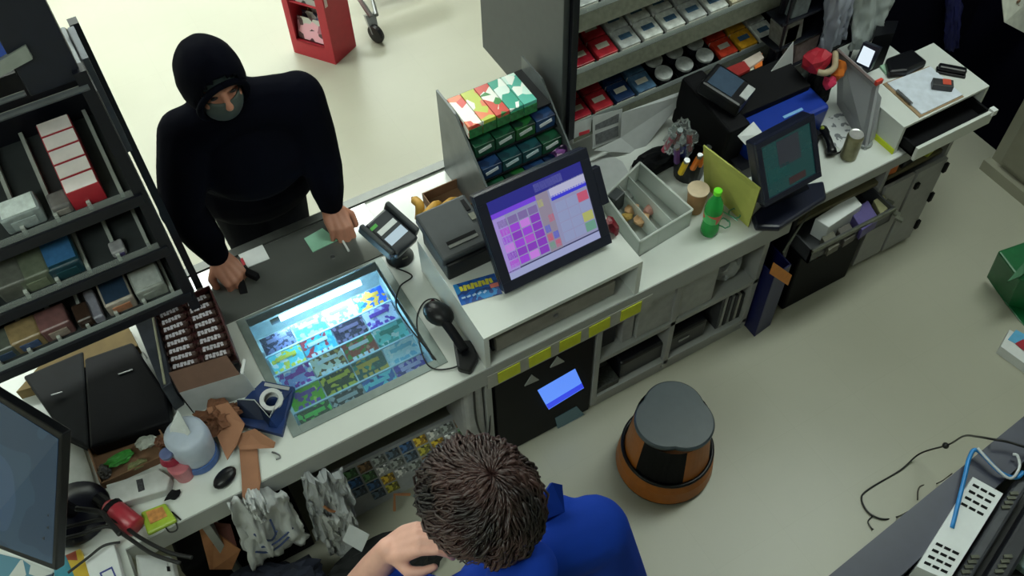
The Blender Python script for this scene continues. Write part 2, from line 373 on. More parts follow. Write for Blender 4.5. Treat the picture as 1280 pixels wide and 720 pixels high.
for r in range(5):
    yb = 2.028-r*rh
    part(td, 'ticket_rail', MB().obox((.3325, yb-rh+.002, ZC-.072), (DX1-DX0-.012, .006, .012)), rowm)
    for c in range(4):
        nm, a, b2, c3 = TK[r][c]; x = DX0+.01+cw*(c+.5); y = yb-rh/2
        R = RX(16)
        t = thing('scratch_ticket', f'{nm} scratch ticket in the {rown[r]} of the display', 'scratch ticket', (x, y, ZC-.082), 'scratch tickets in the lit display')
        part(t, 'card', MB().obox((x, y, ZC-.078), (cw-.005, rh-.005, .002), R), matprint(f'ink {nm}', [a, a, c3, b2, a, a, b2], 75, seed=r*4+c+1))
        g = MB(); o = R@Vector((0, rh*.22, .0015))
        g.obox(Vector((x, y, ZC-.078))+o, (cw*.62, rh*.16, .001), R)
        o = R@Vector((0, -rh*.28, .0015))
        for k in range(4): g.obox(Vector((x-cw*.27+cw*.18*k, y, ZC-.078))+o, (cw*.12, rh*.2, .001), R)
        part(t, 'print', g, mat(f'print {nm}', b2 if sum(b2) > 330 else (225, 230, 240), .3))

# ------------------------------------------------------------------ register stand
S0, S1 = .70, 1.30; ZS = .90
st = thing('register_stand', 'white laminate riser box on the counter carrying the register screen', 'stand', (1.0, 1.75, ZC))
part(st, 'top_panel', MB().box(S0, S1, Y0, 1.955, ZS-.018, ZS), white_lam, b=.001)
part(st, 'side_panel', MB().box(S0, S0+.018, Y0, 1.955, ZC, ZS-.018), white_lam)
part(st, 'side_panel', MB().box(S1-.018, S1, Y0, 1.955, ZC, ZS-.018), white_lam)
part(st, 'back_panel', MB().box(S0+.018, S1-.018, 1.937, 1.955, ZC, ZS-.018), grey_lam)
dr = thing('cash_drawer', 'grey cash drawer pushed into the slot under the register stand', 'cash drawer', (1.0, 1.7, ZC))
part(dr, 'body', MB().box(S0+.05, S1-.07, Y0+.045, 1.93, ZC+.004, ZC+.115), black_pl)
part(dr, 'drawer_front', MB().box(S0+.055, S1-.085, Y0+.025, Y0+.045, ZC+.02, ZC+.095), mat('drawer front grey', (128, 124, 116), .5), b=.003)
part(dr, 'lock', MB().tube([(S0+.28, Y0+.026, ZC+.07), (S0+.28, Y0+.02, ZC+.07)], .009, 12), steel)

# register touch screen
def monitor(name, label, A, B, C, D, bez_w, t, mbez, rows, stand_pts, logo=None):
    """A bottom-left, B bottom-right, C top-right, D top-left of the lit area"""
    A, B, C, D = [Vector(q) for q in (A, B, C, D)]
    ux = ((B-A)+(C-D)).normalized(); uy = ((D-A)+(C-B)); uy = (uy-ux*uy.dot(ux)).normalized(); n = ux.cross(uy).normalized()
    if n.dot(CAM-A) < 0: n = -n
    w_ = ((B-A).length+(C-D).length)/2; h_ = ((D-A).length+(C-B).length)/2; c = (A+B+C+D)/4
    A = c-ux*w_/2-uy*h_/2; 
    th = thing(name, label, 'monitor', (c.x, c.y, stand_pts))
    R = Matrix((ux, uy, n)).transposed()
    g = MB()
    g.obox(c-n*(t/2+.004), (w_+2*bez_w, h_+2*bez_w, t), R)
    part(th, 'housing', g, mbez, b=.008)
    f_ = MB()
    for (cx_, cy_, sx, sy) in ((0, h_/2+bez_w/2, w_+2*bez_w, bez_w), (0, -h_/2-bez_w/2, w_+2*bez_w, bez_w), (w_/2+bez_w/2, 0, bez_w, h_), (-w_/2-bez_w/2, 0, bez_w, h_)):
        f_.obox(c+ux*cx_+uy*cy_, (sx, sy, .010), R)
    part(th, 'bezel', f_, mbez, b=.002)
    s = MB()
    s.mt(rows[0][4]); s.obox(c-n*.002, (w_, h_, .004), R)
    for (x0, y0, x1, y1, m_) in rows[1:]:
        s.mt(m_); s.obox(c+ux*((x0+x1)/2-.5)*w_+uy*((y0+y1)/2-.5)*h_+n*.0006, ((x1-x0)*w_, (y1-y0)*h_, .0012), R)
    part(th, 'screen', s)
    return th, c, ux, uy, n, w_, h_, R
def em(name, col, es=.8): return mat('screen '+name, (10, 10, 14), .25, emit=col, es=es, var=.02)
lav = em('lavender', (172, 172, 208)); rows = [(0, 0, 1, 1, em('pale', (150, 152, 190)))]
rows += [(0, .84, 1, 1, em('navy', (44, 44, 140))), (.48, .87, .78, .97, em('greyblue', (90, 92, 165))), (0, .78, .47, .84, em('violet bar', (120, 70, 225))),
         (.0, .08, .13, .77, em('lilac', (168, 148, 220))), (.0, .0, 1, .09, em('strip', (165, 172, 215))), (0, .09, 1, .105, em('line', (60, 60, 100))),
         (.47, .1, .60, .84, em('tan', (150, 140, 160))), (.62, .73, 1, .85, em('light', (190, 190, 220))), (.62, .69, 1, .75, em('royal', (60, 60, 215)))]
vio = [em('v1', (180, 80, 215)), em('v2', (140, 62, 195)), em('v3', (205, 130, 232)), em('v4', (160, 70, 220))]
for i in range(4):
    for j in range(6):
        rows.append((.04+i*.108, .13+j*.103, .04+i*.108+.095, .13+j*.103+.09, vio[(i*3+j*5+i*j) % 4] if j < 5 else em('v5', (130, 110, 170))))
cols_ = [em('r', (200, 90, 120)), em('g', (110, 160, 140)), em('y', (180, 185, 110)), em('b', (90, 100, 210)), em('s', (150, 160, 200))]
for k, (i, j, c_) in enumerate([(0, 0, 1), (1, 0, 0), (0, 1, 0), (1, 1, 3), (0, 2, 3), (1, 3, 0), (0, 5, 2)]):
    rows.append((.475+i*.065, .13+j*.11, .475+i*.065+.055, .13+j*.11+.09, cols_[c_]))
for i in range(3):
    for j in range(4):
        c_ = 4
        if (i, j) == (2, 3): c_ = 0
        if (i, j) == (2, 1): c_ = 2
        if (i, j) == (2, 0): c_ = 1
        rows.append((.64+i*.12, .14+j*.13, .64+i*.12+.11, .14+j*.13+.115, cols_[c_]))
pos, c, ux, uy, n, w_, h_, R = monitor('register_monitor', 'large tilted touch screen register showing purple keys on the white riser',
    P(642, 349, .955), P(755, 294, .955), P(720, 204, 1.185), P(604, 255, 1.185), .034, .035, navy_pl, rows, ZS)
g = MB(); g.box(.93, 1.16, 1.66, 1.92, ZS, ZS+.02); g.plate([(.97, 1.75, ZS+.02), (1.11, 1.75, ZS+.02), (1.11, 1.80, 1.12), (.97, 1.80, 1.12)], .03)
part(pos, 'stand', g, navy_pl, b=.004)
part(pos, 'card_reader', MB().obox(c+ux*(w_/2+.048)+uy*.03-n*.01, (.028, .13, .03), R), navy_pl, b=.003)

# receipt printer
pr = thing('receipt_printer', 'dark grey receipt printer standing left of the register screen', 'printer', (.76, 1.88, ZS))
pt = [P(519, 288, 1.04), P(578, 258, 1.04), P(627, 318, 1.04), P(563, 352, 1.04)]
part(pr, 'body', MB().box(.712, .885, 1.745, 1.93, ZS, ZS+.075), black_pl, b=.006)
part(pr, 'cover', MB().plate([(.705, 1.755, ZS+.10), (.89, 1.755, ZS+.10), (.89, 1.955, ZS+.125), (.705, 1.955, ZS+.125)], .045), dkgrey_pl, b=.008)
part(pr, 'paper_slot', MB().plate([(.745, 1.800, ZS+.107), (.85, 1.800, ZS+.107), (.85, 1.812, ZS+.1085), (.745, 1.812, ZS+.1085)], .002), black_mt)
part(pr, 'tear_bar', MB().plate([(.745, 1.785, ZS+.1065), (.85, 1.785, ZS+.1065), (.85, 1.796, ZS+.108), (.745, 1.796, ZS+.108)], .004), steel)
part(pr, 'button', MB().obox((.870, 1.86, ZS+.115), (.02, .03, .004)), rail_clr)
part(pr, 'button', MB().obox((.870, 1.91, ZS+.121), (.014, .05, .004)), black_mt)

# blue card with yellow print beside the printer
q = [P(566, 357, ZS), P(618, 342, ZS), P(628, 367, ZS), P(577, 382, ZS)]
g = MB().mt(matprint('blue promo ink', [(16, 70, 150), (20, 90, 180), (25, 60, 130), (40, 130, 200)], 14, kind='noise')); g.prism(q, ZS, ZS+.0025)
cc = sum(q, Vector())/4; ang = math.atan2((q[1]-q[0]).y, (q[1]-q[0]).x)
def T4(p, a, tilt=0): return Matrix.Translation(p) @ Matrix.Rotation(a, 4, 'Z') @ Matrix.Rotation(tilt, 4, 'X')
t = thing('promo_card', 'blue promotional card with yellow print lying by the register screen', 'card', (cc.x, cc.y, ZS))
part(t, 'card', g)
upv = ((q[0]+q[1])-(q[2]+q[3])).normalized()
yl = MB()
for k in range(9): yl.obox(cc+upv*.018+Vector((math.cos(ang), math.sin(ang), 0))*(k-4)*.0125+Vector((0, 0, .0032)), (.010, .019+.004*(k % 2), .001), RZ(math.degrees(ang)+(-6 if k % 2 else 5)))
part(t, 'yellow_print', yl, mat('yellow ink', (215, 205, 60), .5))
wl = MB()
for k in range(5): wl.obox(cc-upv*.018+Vector((math.cos(ang), math.sin(ang), 0))*(k-3)*.018+Vector((0, 0, .0032)), (.013, .007, .001), RZ(math.degrees(ang)+k*9))
part(t, 'white_print', wl, mat('pale blue ink', (170, 200, 235), .5))
part(t, 'red_print', MB().obox(cc-upv*.004+Vector((math.cos(ang), math.sin(ang), 0))*.055+Vector((0, 0, .0032)), (.028, .016, .001), RZ(math.degrees(ang))), mat('salmon ink', (205, 110, 100), .5))

# ------------------------------------------------------------------ things between the display and the register
# payment terminal on its round stand
o = P(500, 322, ZC); o.z = ZC
t = pt_ = thing('payment_terminal', 'black card payment terminal on a swivel stand with a lit screen', 'card terminal', o)
g = MB().lathe([(.048, 0), (.05, .008), (.042, .02), (.034, .05), (.036, .09)], o); part(t, 'stand', g, black_pl, smooth=True)
TC = P(489, 292, ZC+.15); R = RZ(22) @ RX(20)
part(t, 'body', MB().obox(TC, (.105, .155, .035), R), mat('terminal charcoal', (34, 38, 46), .35), b=.008)
part(t, 'side_guard', MB().obox(TC+R@Vector((-.064, .012, .008)), (.02, .15, .05), R), dkgrey_pl, b=.008)
part(t, 'side_guard', MB().obox(TC+R@Vector((.064, .012, .008)), (.02, .15, .05), R), dkgrey_pl, b=.008)
part(t, 'screen', MB().obox(TC+R@Vector((0, -.02, .0185)), (.082, .034, .002), R), em('terminal', (190, 215, 225), .8))
part(t, 'label_strip', MB().obox(TC+R@Vector((0, .022, .0185)), (.080, .020, .002), R), paper)
part(t, 'green_button', MB().obox(TC+R@Vector((-.035, .052, .0185)), (.03, .012, .003), R), mat('green key', (80, 170, 70), .4))
part(t, 'badge', MB().obox(o+Vector((0, -.052, .055)), (.022, .004, .006)), rail_clr)

# hand scanner with coiled cable
o = P(566, 420, ZC); A = P(548, 392, ZC+.06); B = P(581, 440, ZC+.03)
t = thing('barcode_scanner', 'black handheld barcode scanner resting in its cradle right of the ticket display', 'barcode scanner', (o.x, o.y, ZC))
g = MB(); g.ball(A, (.042, .058, .034), RZ(25)); part(t, 'scanner_head', g, black_pl, smooth=True)
g = MB(); g.tube(bez([A+Vector((0, -.02, .0)), (A+B)/2+Vector((0, 0, .012)), B+Vector((0, 0, .01))], 6), .016, 12); part(t, 'handle', g, black_mt, smooth=True)
part(t, 'cradle', MB().prism([P(566, 425, ZC+.03), P(590, 424, ZC+.03), P(598, 447, ZC+.03), P(588, 464, ZC+.03), P(572, 460, ZC+.03)], ZC, ZC+.03), black_pl, b=.008)
part(t, 'window', MB().obox(A+Vector((-.008, .045, .0)), (.04, .012, .02), RZ(20)), mat('scanner window', (60, 30, 40), .1))
pth = [P(a, b_, ZC+.005) for a, b_ in ((590, 448), (565, 460), (540, 460), (527, 440), (521, 400), (530, 378), (545, 374), (556, 385))]
part(t, 'cable', MB().tube(bez(pth), .0028, 6), cable_m, smooth=True)
pth = [P(a, b_, ZC+.005) for a, b_ in ((495, 335), (515, 345), (500, 358), (495, 380), (505, 400), (530, 432), (545, 450))]
part(pt_, 'cord', MB().tube(bez(pth), .0028, 6), cable_m, smooth=True)

# yellow brown bananas behind the printer
ban = mat('banana skin', (186, 140, 50), .55, var=.25, scale=25)
for i, (a, b_, lab) in enumerate((((518, 250), (524, 276), 'upright leftmost brown-spotted banana behind the receipt printer'), ((530, 272), (548, 256), 'middle short banana behind the receipt printer'), ((548, 266), (571, 252), 'rightmost banana nearest the gum rack'))):
    p = P(*a, ZC+.10); q = P(*b_, ZC+.06); m_ = (p+q)/2+Vector((.01, -.01, .03)); pp = bez([p, m_, q], 6)
    p0 = min(p.z, q.z)
    t = thing('banana', lab, 'banana', (m_.x, m_.y, ZC))
    part(t, 'fruit', MB().tube(pp, [.006]+[.017]*(len(pp)-2)+[.006], 8), ban, smooth=True)
    part(t, 'stem', MB().tube([p, p+(p-m_).normalized()*.018], .005, 6), card_br)
bw = MB().box(.845, 1.02, 2.13, 2.25, ZC, ZC+.045)
single('fruit_tray', shell([(.85, 2.10), (1.02, 2.10), (1.02, 2.24), (.85, 2.24)], ZC, ZC+.05, .004), card_br, 'low brown tray holding the bananas behind the receipt printer', 'tray')

# ------------------------------------------------------------------ gum and mint stack beside the screen
gx0, gx1 = 1.0, 1.335
gr = thing('gum_rack', 'tiered grey gum rack with clear side beside the register screen', 'candy rack', (1.16, 2.2, ZC))
side = MB(); prof = [(1.96, ZC), (2.34, ZC), (2.34, 1.13), (2.20, 1.13), (1.96, .92)]
def side_panel(x0, x1, prof):
    g = MB(); n = len(prof); g.add([(x0, y, z) for y, z in prof]+[(x1, y, z) for y, z in prof],
        [tuple(range(n-1, -1, -1)), tuple(range(n, 2*n))]+[(i, (i+1) % n, n+(i+1) % n, n+i) for i in range(n)]); return g
pg = mat('printed grey side', (92, 98, 100), .35, var=.3, scale=9)
part(gr, 'side_panel', side_panel(gx0-.008, gx0, prof), pg)
part(gr, 'side_panel', side_panel(gx1, gx1+.006, prof), pg)
levels = [(2.00, .86), (2.045, .93), (2.09, 1.00), (2.135, 1.07)]
cap = MB()
for y, z in levels: part(gr, 'shelf', MB().box(gx0, gx1, y, 2.34, z-.006, z), black_pl)
part(gr, 'shelf', MB().box(gx0, gx1, 1.97, 2.34, ZC, ZC+.006), black_pl)
part(gr, 'front_lip', MB().box(gx0, gx1, 1.965, 1.971, ZC, .86), navy_pl)
inks = [('green', (20, 90, 60), (30, 120, 80), (200, 210, 210)), ('teal', (20, 80, 100), (30, 110, 120), (190, 210, 220)), ('blue', (25, 60, 120), (40, 90, 160), (210, 215, 225)), ('deep green', (15, 60, 50), (40, 140, 60), (190, 200, 200))]
lv = ['lowest', 'second', 'third', 'top']
for li, (y, z) in enumerate(levels[:3]):
    for k in range(4):
        nm, a, b2, c3 = inks[(k*3+li*2+ (k+li)//3) % 4]; x = gx0+.008+k*.081
        t = thing('gum_box', f'{nm} gum box, {["leftmost", "second from left", "third from left", "rightmost"][k]} on the {lv[li]} tier of the gum rack', 'gum box', (x+.038, y+.07, z), 'gum boxes on the tiered rack')
        part(t, 'carton', MB().box(x, x+.077, y+.004, y+.16, z, z+.052), matprint(f'gum {nm}', [tuple(int(v*f_) for v in c_) for f_, c_ in ((.6, a), (.6, b2), (.55, a), (.4, a))], 20), b=.002)
        g = MB().obox((x+.038, y+.003, z+.03), (.05, .002, .014), RYm(-12)); part(t, 'lettering', g, mat(f'gum letter {nm}', c3, .4))
y, z = levels[3]
for k in range(5):
    x = gx0+.004+k*.054
    nm, a, b2, c3 = [('white and orange', (225, 120, 80), (235, 235, 225), (210, 60, 50)), ('white and yellow green', (230, 232, 220), (180, 190, 60), (225, 120, 80)), ('white and red', (235, 235, 228), (205, 70, 60), (50, 130, 60)), ('white and teal', (225, 240, 235), (60, 160, 140), (240, 245, 240)), ('pale mint', (215, 240, 232), (90, 180, 165), (240, 245, 240))][k]
    t = thing('mint_pack', f'{nm} gum carton lying on top of the gum rack', 'gum box', (x+.03, y+.07, z), 'cartons on top of the gum rack')
    part(t, 'carton', MB().box(x, x+.052, y-.01, y+.15, z, z+.055), matprint(f'mint {nm}', [c3, b2, b2, a], 26, seed=k), b=.002)
    part(t, 'green_end', MB().box(x+.001, x+.051, y-.0125, y-.01, z+.002, z+.04), mat('gum green end', (40, 110, 60), .4, var=.4, scale=80))
t = P(700, 187, 1.0)
single('candy_wrapper', MB().crumple(P(702, 188, .93), (.035, .02, .03), .5, 4, 2), matprint('purple wrapper', [(70, 30, 90), (150, 90, 170), (220, 190, 220), (30, 20, 50)], 60), 'crumpled purple candy wrapper behind the top corner of the register screen', 'wrapper')
single('red_candy_pack', MB().crumple(P(765, 282, ZS+.03), (.02, .035, .03), .4, 9, 2, floor=ZS), mat('dark red wrapper', (110, 20, 35), .4), 'small dark red wrapped pack at the right edge of the register screen', 'candy pack')

# ------------------------------------------------------------------ tobacco rack above the counter (right)
rx0, rx1 = 1.41, 2.42; ry0, ry1 = 2.13, 2.52
tr = thing('tobacco_rack', 'tall grey and black tobacco rack above the middle counter', 'display rack', (1.9, 2.3, ZC))
part(tr, 'side_panel', MB().box(rx0-.035, rx0-.012, ry0+.0, ry1+.2, .885, 2.6), rack_gry, b=.003)
part(tr, 'side_panel', MB().box(rx0-.012, rx0+.012, ry0-.02, ry1, .87, 2.6), rack_blk)
part(tr, 'side_panel', MB().box(rx1, rx1+.04, ry0-.01, ry1, ZC, 2.6), rack_blk)
part(tr, 'back_panel', MB().box(rx0, rx1, ry1-.01, ry1, .88, 2.6), rack_blk)
part(tr, 'leg', MB().box(rx0-.01, rx0+.02, ry1-.24, ry1-.20, ZC, .9), rack_blk)
part(tr, 'post', MB().tube([(PY(970, 50, 2.06).x, 2.06, ZC), (PY(970, 50, 2.06).x, 2.06, 1.9)], .018, 8), rack_blk)
packm = {}
def packcol(nm, c, lab): 
    packm[nm] = (mat('pack '+nm, c, .25, var=.25, scale=50), lab)
packcol('crimson', (150, 30, 45), ''); packcol('red', (165, 40, 50), ''); packcol('silver', (178, 182, 182), ''); packcol('white', (205, 208, 205), '')
packcol('navy', (28, 48, 84), ''); packcol('steel blue', (70, 100, 130), ''); packcol('black', (28, 30, 36), ''); packcol('scarlet', (190, 60, 40), ''); packcol('amber', (205, 150, 40), ''); packcol('beige', (196, 188, 160), '')
whitecap = mat('pack white end', (196, 192, 180), .35, var=.12, scale=70)
def pack_column(x, wd, zf, nm, n, lab, group):
    slope = 12; R = RX(slope)
    for k in range(n):
        y = ry0+.045+k*.082; z = zf+.006+k*.0165
        t = thing('cigarette_pack', f'{nm} cigarette pack, {["front", "second", "third", "fourth", "fifth"][k]} in the {lab}', 'cigarette pack', (x, y, z), group)
        c_ = Vector((x, y, z+.030))
        part(t, 'box', MB().obox(c_, (wd, .078, .052), R), packm[nm][0], b=.002)
        part(t, 'front_label', MB().obox(c_+R@Vector((0, -.0395, -.004)), (wd*.96, .002, .040), R), whitecap)
        part(t, 'top_print', MB().obox(c_+R@Vector((0, .004, .0262)), (wd*.6, .022, .001), R), whitecap if nm in ('crimson', 'red', 'navy', 'scarlet', 'steel blue') else packm['steel blue'][0])
rowsR = [(.885, ['crimson', 'red', 'navy', 'steel blue', None, None, None, 'scarlet', 'amber', 'white'], 'bottom row'),
         (1.135, ['crimson', 'red', 'silver', 'white', 'white', 'silver', 'white', 'beige', 'steel blue', 'amber'], 'second row'),
         (1.385, ['silver', 'white', 'silver', 'navy', 'white', 'silver', 'red', 'white', 'silver', 'white'], 'third row')]
pos_w = ['leftmost', 'second from the left', 'third from the left', 'fourth from the left', 'fifth', 'sixth', 'seventh', 'third from the right', 'second from the right', 'rightmost']
for zf, names, rl in rowsR:
    part(tr, 'shelf', MB().plate([(rx0+.012, ry0, zf), (rx1, ry0, zf), (rx1, ry1-.01, zf+.075), (rx0+.012, ry1-.01, zf+.075)], .006), rack_blk)
    part(tr, 'price_rail', MB().plate([(rx0+.012, ry0-.022, zf-.03), (rx1, ry0-.022, zf-.03), (rx1, ry0-.004, zf+.022), (rx0+.012, ry0-.004, zf+.022)], .003), rail_clr)
    part(tr, 'clear_lip', MB().box(rx0+.012, rx1, ry0-.004, ry0-.001, zf+.02, zf+.045), clear)
    for i, nm in enumerate(names):
        x = rx0+.06+i*.096
        part(tr, 'divider', MB().plate([(x+.048, ry0, zf), (x+.048, ry1-.02, zf+.07), (x+.048, ry1-.02, zf+.11), (x+.048, ry0, zf+.04)], .002), black_pl)
        if nm: pack_column(x, .080, zf, nm, 4, f'{pos_w[i]} column, {rl}', 'packs in the counter tobacco rack')
        else:
            for k in range(3):
                y = ry0+.045+k*.068; z = zf+.012+k*.014
                t = thing('tobacco_tin', f'round black and silver tobacco tin, {["front", "middle", "rear"][k]} of the {pos_w[i]} column', 'tobacco tin', (x, y, z), 'tins in the counter tobacco rack')
                part(t, 'can', MB().lathe([(.032, 0), (.033, .012), (.033, .045)], (x, y, z), RX(10)), packm['black'][0], smooth=False)
                part(t, 'lid', MB().lathe([(.034, .045), (.034, .056), (.030, .058), (.022, .0585)], (x, y, z), RX(10)), packm['silver'][0])

# papers hanging under the rack
def sheet(name, pts3, m_, label, cat, th=.002, group=None):
    return single(name, MB().plate(pts3, th), m_, label, cat, group)
yy = 2.10
sheet('paper_sheet', [PY(777, 141, yy), PY(863, 110, yy), PY(858, 118, yy-.02), PY(800, 192, yy-.05), PY(742, 188, yy-.03), PY(776, 172, yy-.01)], paper_g, 'large creased blank grey-white sheet hanging below the tobacco rack', 'paper')
g = MB().mt(paper_g).plate([PY(741, 146, yy+.012), PY(778, 136, yy+.012), PY(776, 172, yy), PY(741, 186, yy)], .002).mt(mat('grey print', (92, 94, 98), .7, var=.3, scale=90))
g.plate([PY(744, 152, yy+.0105), PY(774, 142, yy+.0105), PY(773, 153, yy+.006), PY(744, 163, yy+.006)], .001).plate([PY(744, 168, yy+.005), PY(773, 157, yy+.005), PY(773, 170, yy-.001), PY(745, 181, yy-.001)], .001)
single('notice_sheet', g, None, 'white notice with two grey printed blocks taped below the tobacco rack', 'notice')
g = MB().mt(paper_g).plate([PY(713, 156, yy+.02), PY(740, 147, yy+.02), PY(738, 170, yy+.01), PY(716, 180, yy+.01)], .002).mt(red).plate([PY(724, 166, yy+.013), PY(737, 162, yy+.013), PY(737, 166, yy+.0115), PY(724, 170, yy+.0115)], .001)
single('notice_sheet', g, None, 'small white notice with a red line beside the printed notice', 'notice')

single('black_cloth_bag', MB().crumple(P(822, 200, ZC+.03), (.12, .05, .05), .4, 91, 3, floor=ZC), black_mt, 'flat crumpled black bag below the creased sheet, behind the organizer tray', 'bag')
# white box lid / backing behind tray + clear organizer
single('white_board', MB().slab([(733, 204), (760, 192), (778, 202), (800, 240), (765, 262), (745, 226)], ZC, ZC+.012), paper_g, 'flat white card behind the top right of the register screen', 'card')
org = [(757, 244), (800, 203), (866, 262), (800, 302)]
oc = sum([P(a, b_, ZC+.09) for a, b_ in org], Vector())/4
t = thing('clear_organizer', 'clear plastic organizer tray with compartments right of the register screen', 'organizer tray', (oc.x, oc.y, ZC))
pts = [P(a, b_, ZC+.09) for a, b_ in org]
frost = matclear('frosted plastic', (238, 242, 240), .30, .25)
part(t, 'tray', shell([(p.x, p.y) for p in pts], ZC, ZC+.09, .004, scale_top=1.0), frost)
for k, f_ in enumerate((.36, .64)):
    a = pts[0].lerp(pts[1], f_); b_ = pts[3].lerp(pts[2], f_)
    part(t, 'divider', MB().plate([(a.x, a.y, ZC+.004), (b_.x, b_.y, ZC+.004), (b_.x, b_.y, ZC+.08), (a.x, a.y, ZC+.08)], .003), frost)
rim = MB()
for i in range(4): rim.tube([pts[i], pts[(i+1) % 4]], .004, 6)
part(t, 'rim', rim, mat('frosted rim', (190, 196, 194), .3))
tanm = mat('biscuit tan', (190, 150, 110), .7, var=.2, scale=40)
for i, (a, b_, r, m_, lab) in enumerate(((790, 262, .026, tanm, 'tan crumpled snack at the back of the organizer tray'), (802, 275, .028, tanm, 'tan snack in the front of the organizer tray'), (783, 272, .018, mat('ochre wrap', (170, 140, 70), .6), 'small ochre scrap in the organizer tray'), (812, 262, .02, mat('pink wrap', (190, 140, 130), .6), 'pinkish scrap in the organizer tray'))):
    single('snack_scrap', MB().crumple(P(a, b_, ZC+.03), (r*1.3, r, r*.9), .35, i+20, 2, floor=ZC+.005), m_, lab, 'scrap')
single('black_box', MB().obox(P(768, 250, ZC+.045), (.055, .05, .075), RZ(20)), dkgrey_pl, 'small dark grey box in the back left corner of the organizer tray', 'box', b=.004)

# pen cup with clear bag of lighters
o = P(862, 205, ZC+.05); o.z = ZC
t = thing('lighter_caddy', 'black caddy holding a clear bag of colourful lighters beside the yellow folder', 'caddy', o)
part(t, 'caddy', MB().lathe([(.055, 0), (.062, .10), (.058, .10), (.05, .01)], o, n=20), black_pl)
part(t, 'clear_bag', MB().crumple(P(850, 174, ZC+.17), (.06, .05, .08), .4, 3, 4), matclear('bag film', amount=.05))
lc = [('red', (190, 40, 40)), ('orange', (225, 120, 30)), ('yellow', (225, 190, 40)), ('blue', (40, 60, 160)), ('pink', (200, 80, 110)), ('purple', (90, 50, 120)), ('tangerine', (230, 130, 50)), ('crimson', (170, 30, 50))]
for i, (nm, c_) in enumerate(lc):
    px_, py_ = [(848, 168), (872, 200), (856, 206), (854, 184), (838, 176), (846, 190), (882, 192), (862, 172)][i]
    a = P(px_, py_, ZC+.15+.01*(i % 3)); d = Vector((random.uniform(-.3, .3), random.uniform(-.3, .1), 1)).normalized()
    tt = thing('lighter', f'{nm} lighter standing in the caddy by the yellow folder', 'lighter', a, 'lighters in the caddy')
    part(tt, 'body', MB().tube([a-d*.06, a+d*.02], .0115, 8), mat('lighter '+nm, c_, .3))
    part(tt, 'metal_cap', MB().tube([a+d*.02, a+d*.034], .011, 8), steel)
# paper cup, bottle, green plastic, folder
o = P(868, 262, ZC); o.z = ZC
t = thing('paper_cup', 'tan paper cup behind the green soda bottle', 'cup', o)
part(t, 'cup', MB().lathe([(.028, 0), (.038, .11), (.036, .11), (.027, .006)], o), mat('kraft cup', (170, 130, 90), .7))
part(t, 'rim', MB().lathe([(.037, .107), (.040, .109), (.040, .113), (.036, .113)], o), mat('cup rim', (205, 185, 160), .5))
o = P(886, 290, ZC); o.z = ZC; 
gg = bpy.data.materials.new('green soda plastic'); gg.use_nodes = True; b = gg.node_tree.nodes['Principled BSDF']
b.inputs['Base Color'].default_value = lin((60, 190, 95)); b.inputs['Roughness'].default_value = .12; b.inputs['Transmission Weight'].default_value = .45; b.inputs['IOR'].default_value = 1.2
t = thing('soda_bottle', 'green plastic soda bottle with bright green cap beside the paper cup', 'bottle', o)
part(t, 'bottle', MB().lathe([(.022, 0), (.032, .006), (.033, .03), (.030, .06), (.031, .10), (.033, .13), (.026, .165), (.014, .19), (.0125, .205)], o), gg, smooth=True)
part(t, 'cap', MB().lathe([(.0145, .205), (.0150, .207), (.0150, .222), (.012, .224)], o), mat('lime cap', (110, 225, 40), .4))
part(t, 'label', MB().lathe([(.0318, .075), (.0322, .077), (.0332, .115), (.033, .117)], o), matprint('bottle label', [(60, 170, 80), (70, 190, 100), (200, 90, 70)], 30))
t = thing('green_glasses', 'pair of green plastic frames lying beside the soda bottle', 'glasses', P(912, 274, ZC))
gm = mat('green frame plastic', (60, 140, 110), .3)
for (a, b_) in ((905, 280), (918, 268)):
    p = P(a, b_, ZC+.02); part(t, 'rim', MB().tube([p+Vector((.02*math.cos(k*PI/6), .022*math.sin(k*PI/6), .004*k % .01)) for k in range(13)], .0025, 6), gm)
part(t, 'temple', MB().tube([P(900, 262, ZC+.03), P(922, 276, ZC+.02)], .0025, 6), gm)
yf = mat('olive yellow card', (172, 176, 88), .7, var=.05)
sheet('yellow_folder', [P(879, 182, ZC+.25), P(950, 236, ZC+.22), P(935, 284, ZC), P(880, 232, ZC)], yf, 'yellow-green card folder standing upright between the bottle and the blue lottery machine', 'folder', .006)

# ------------------------------------------------------------------ lottery terminal (blue body) with its screen
o = P(940, 190, ZC); bl = mat('lottery blue', (14, 50, 150), .35, var=.06)
BX0, BX1, BY0, BY1 = 1.90, 2.30, 1.72, 2.05
t = thing('lottery_terminal', 'blue and black lottery machine standing behind the second monitor', 'lottery machine', (2.1, 1.9, ZC))
part(t, 'body', MB().plate([(BX0+.06, BY0+.02, ZC+.17), (BX1+.02, BY0+.02, ZC+.17), (BX1+.02, BY1-.06, ZC+.19), (BX0+.06, BY1-.06, ZC+.19)], .15), bl, b=.015)
part(t, 'top_cover', MB().plate([(BX0+.05, BY0+.12, ZC+.215), (BX1+.0, BY0+.12, ZC+.205), (BX1+.0, BY1-.05, ZC+.23), (BX0+.05, BY1-.05, ZC+.24)], .05), black_mt, b=.006)
part(t, 'base', MB().box(BX0+.01, BX1-.01, BY0, BY1, ZC, ZC+.06), black_pl)
part(t, 'dark_lid', MB().plate([(BX0-.04, BY0+.05, ZC+.24), (BX0+.055, BY0+.05, ZC+.24), (BX0+.055, BY1+.02, ZC+.27), (BX0-.04, BY1+.02, ZC+.27)], .24), black_mt, b=.01)
part(t, 'marking', MB().obox((BX0+.27, BY0+.06, ZC+.1745), (.09, .012, .002), RX(6)).obox((BX0+.27, BY0+.035, ZC+.1725), (.05, .008, .002), RX(5)), mat('pale blue print', (120, 170, 220), .4))
cgt = P(908, 112, ZC+.30)
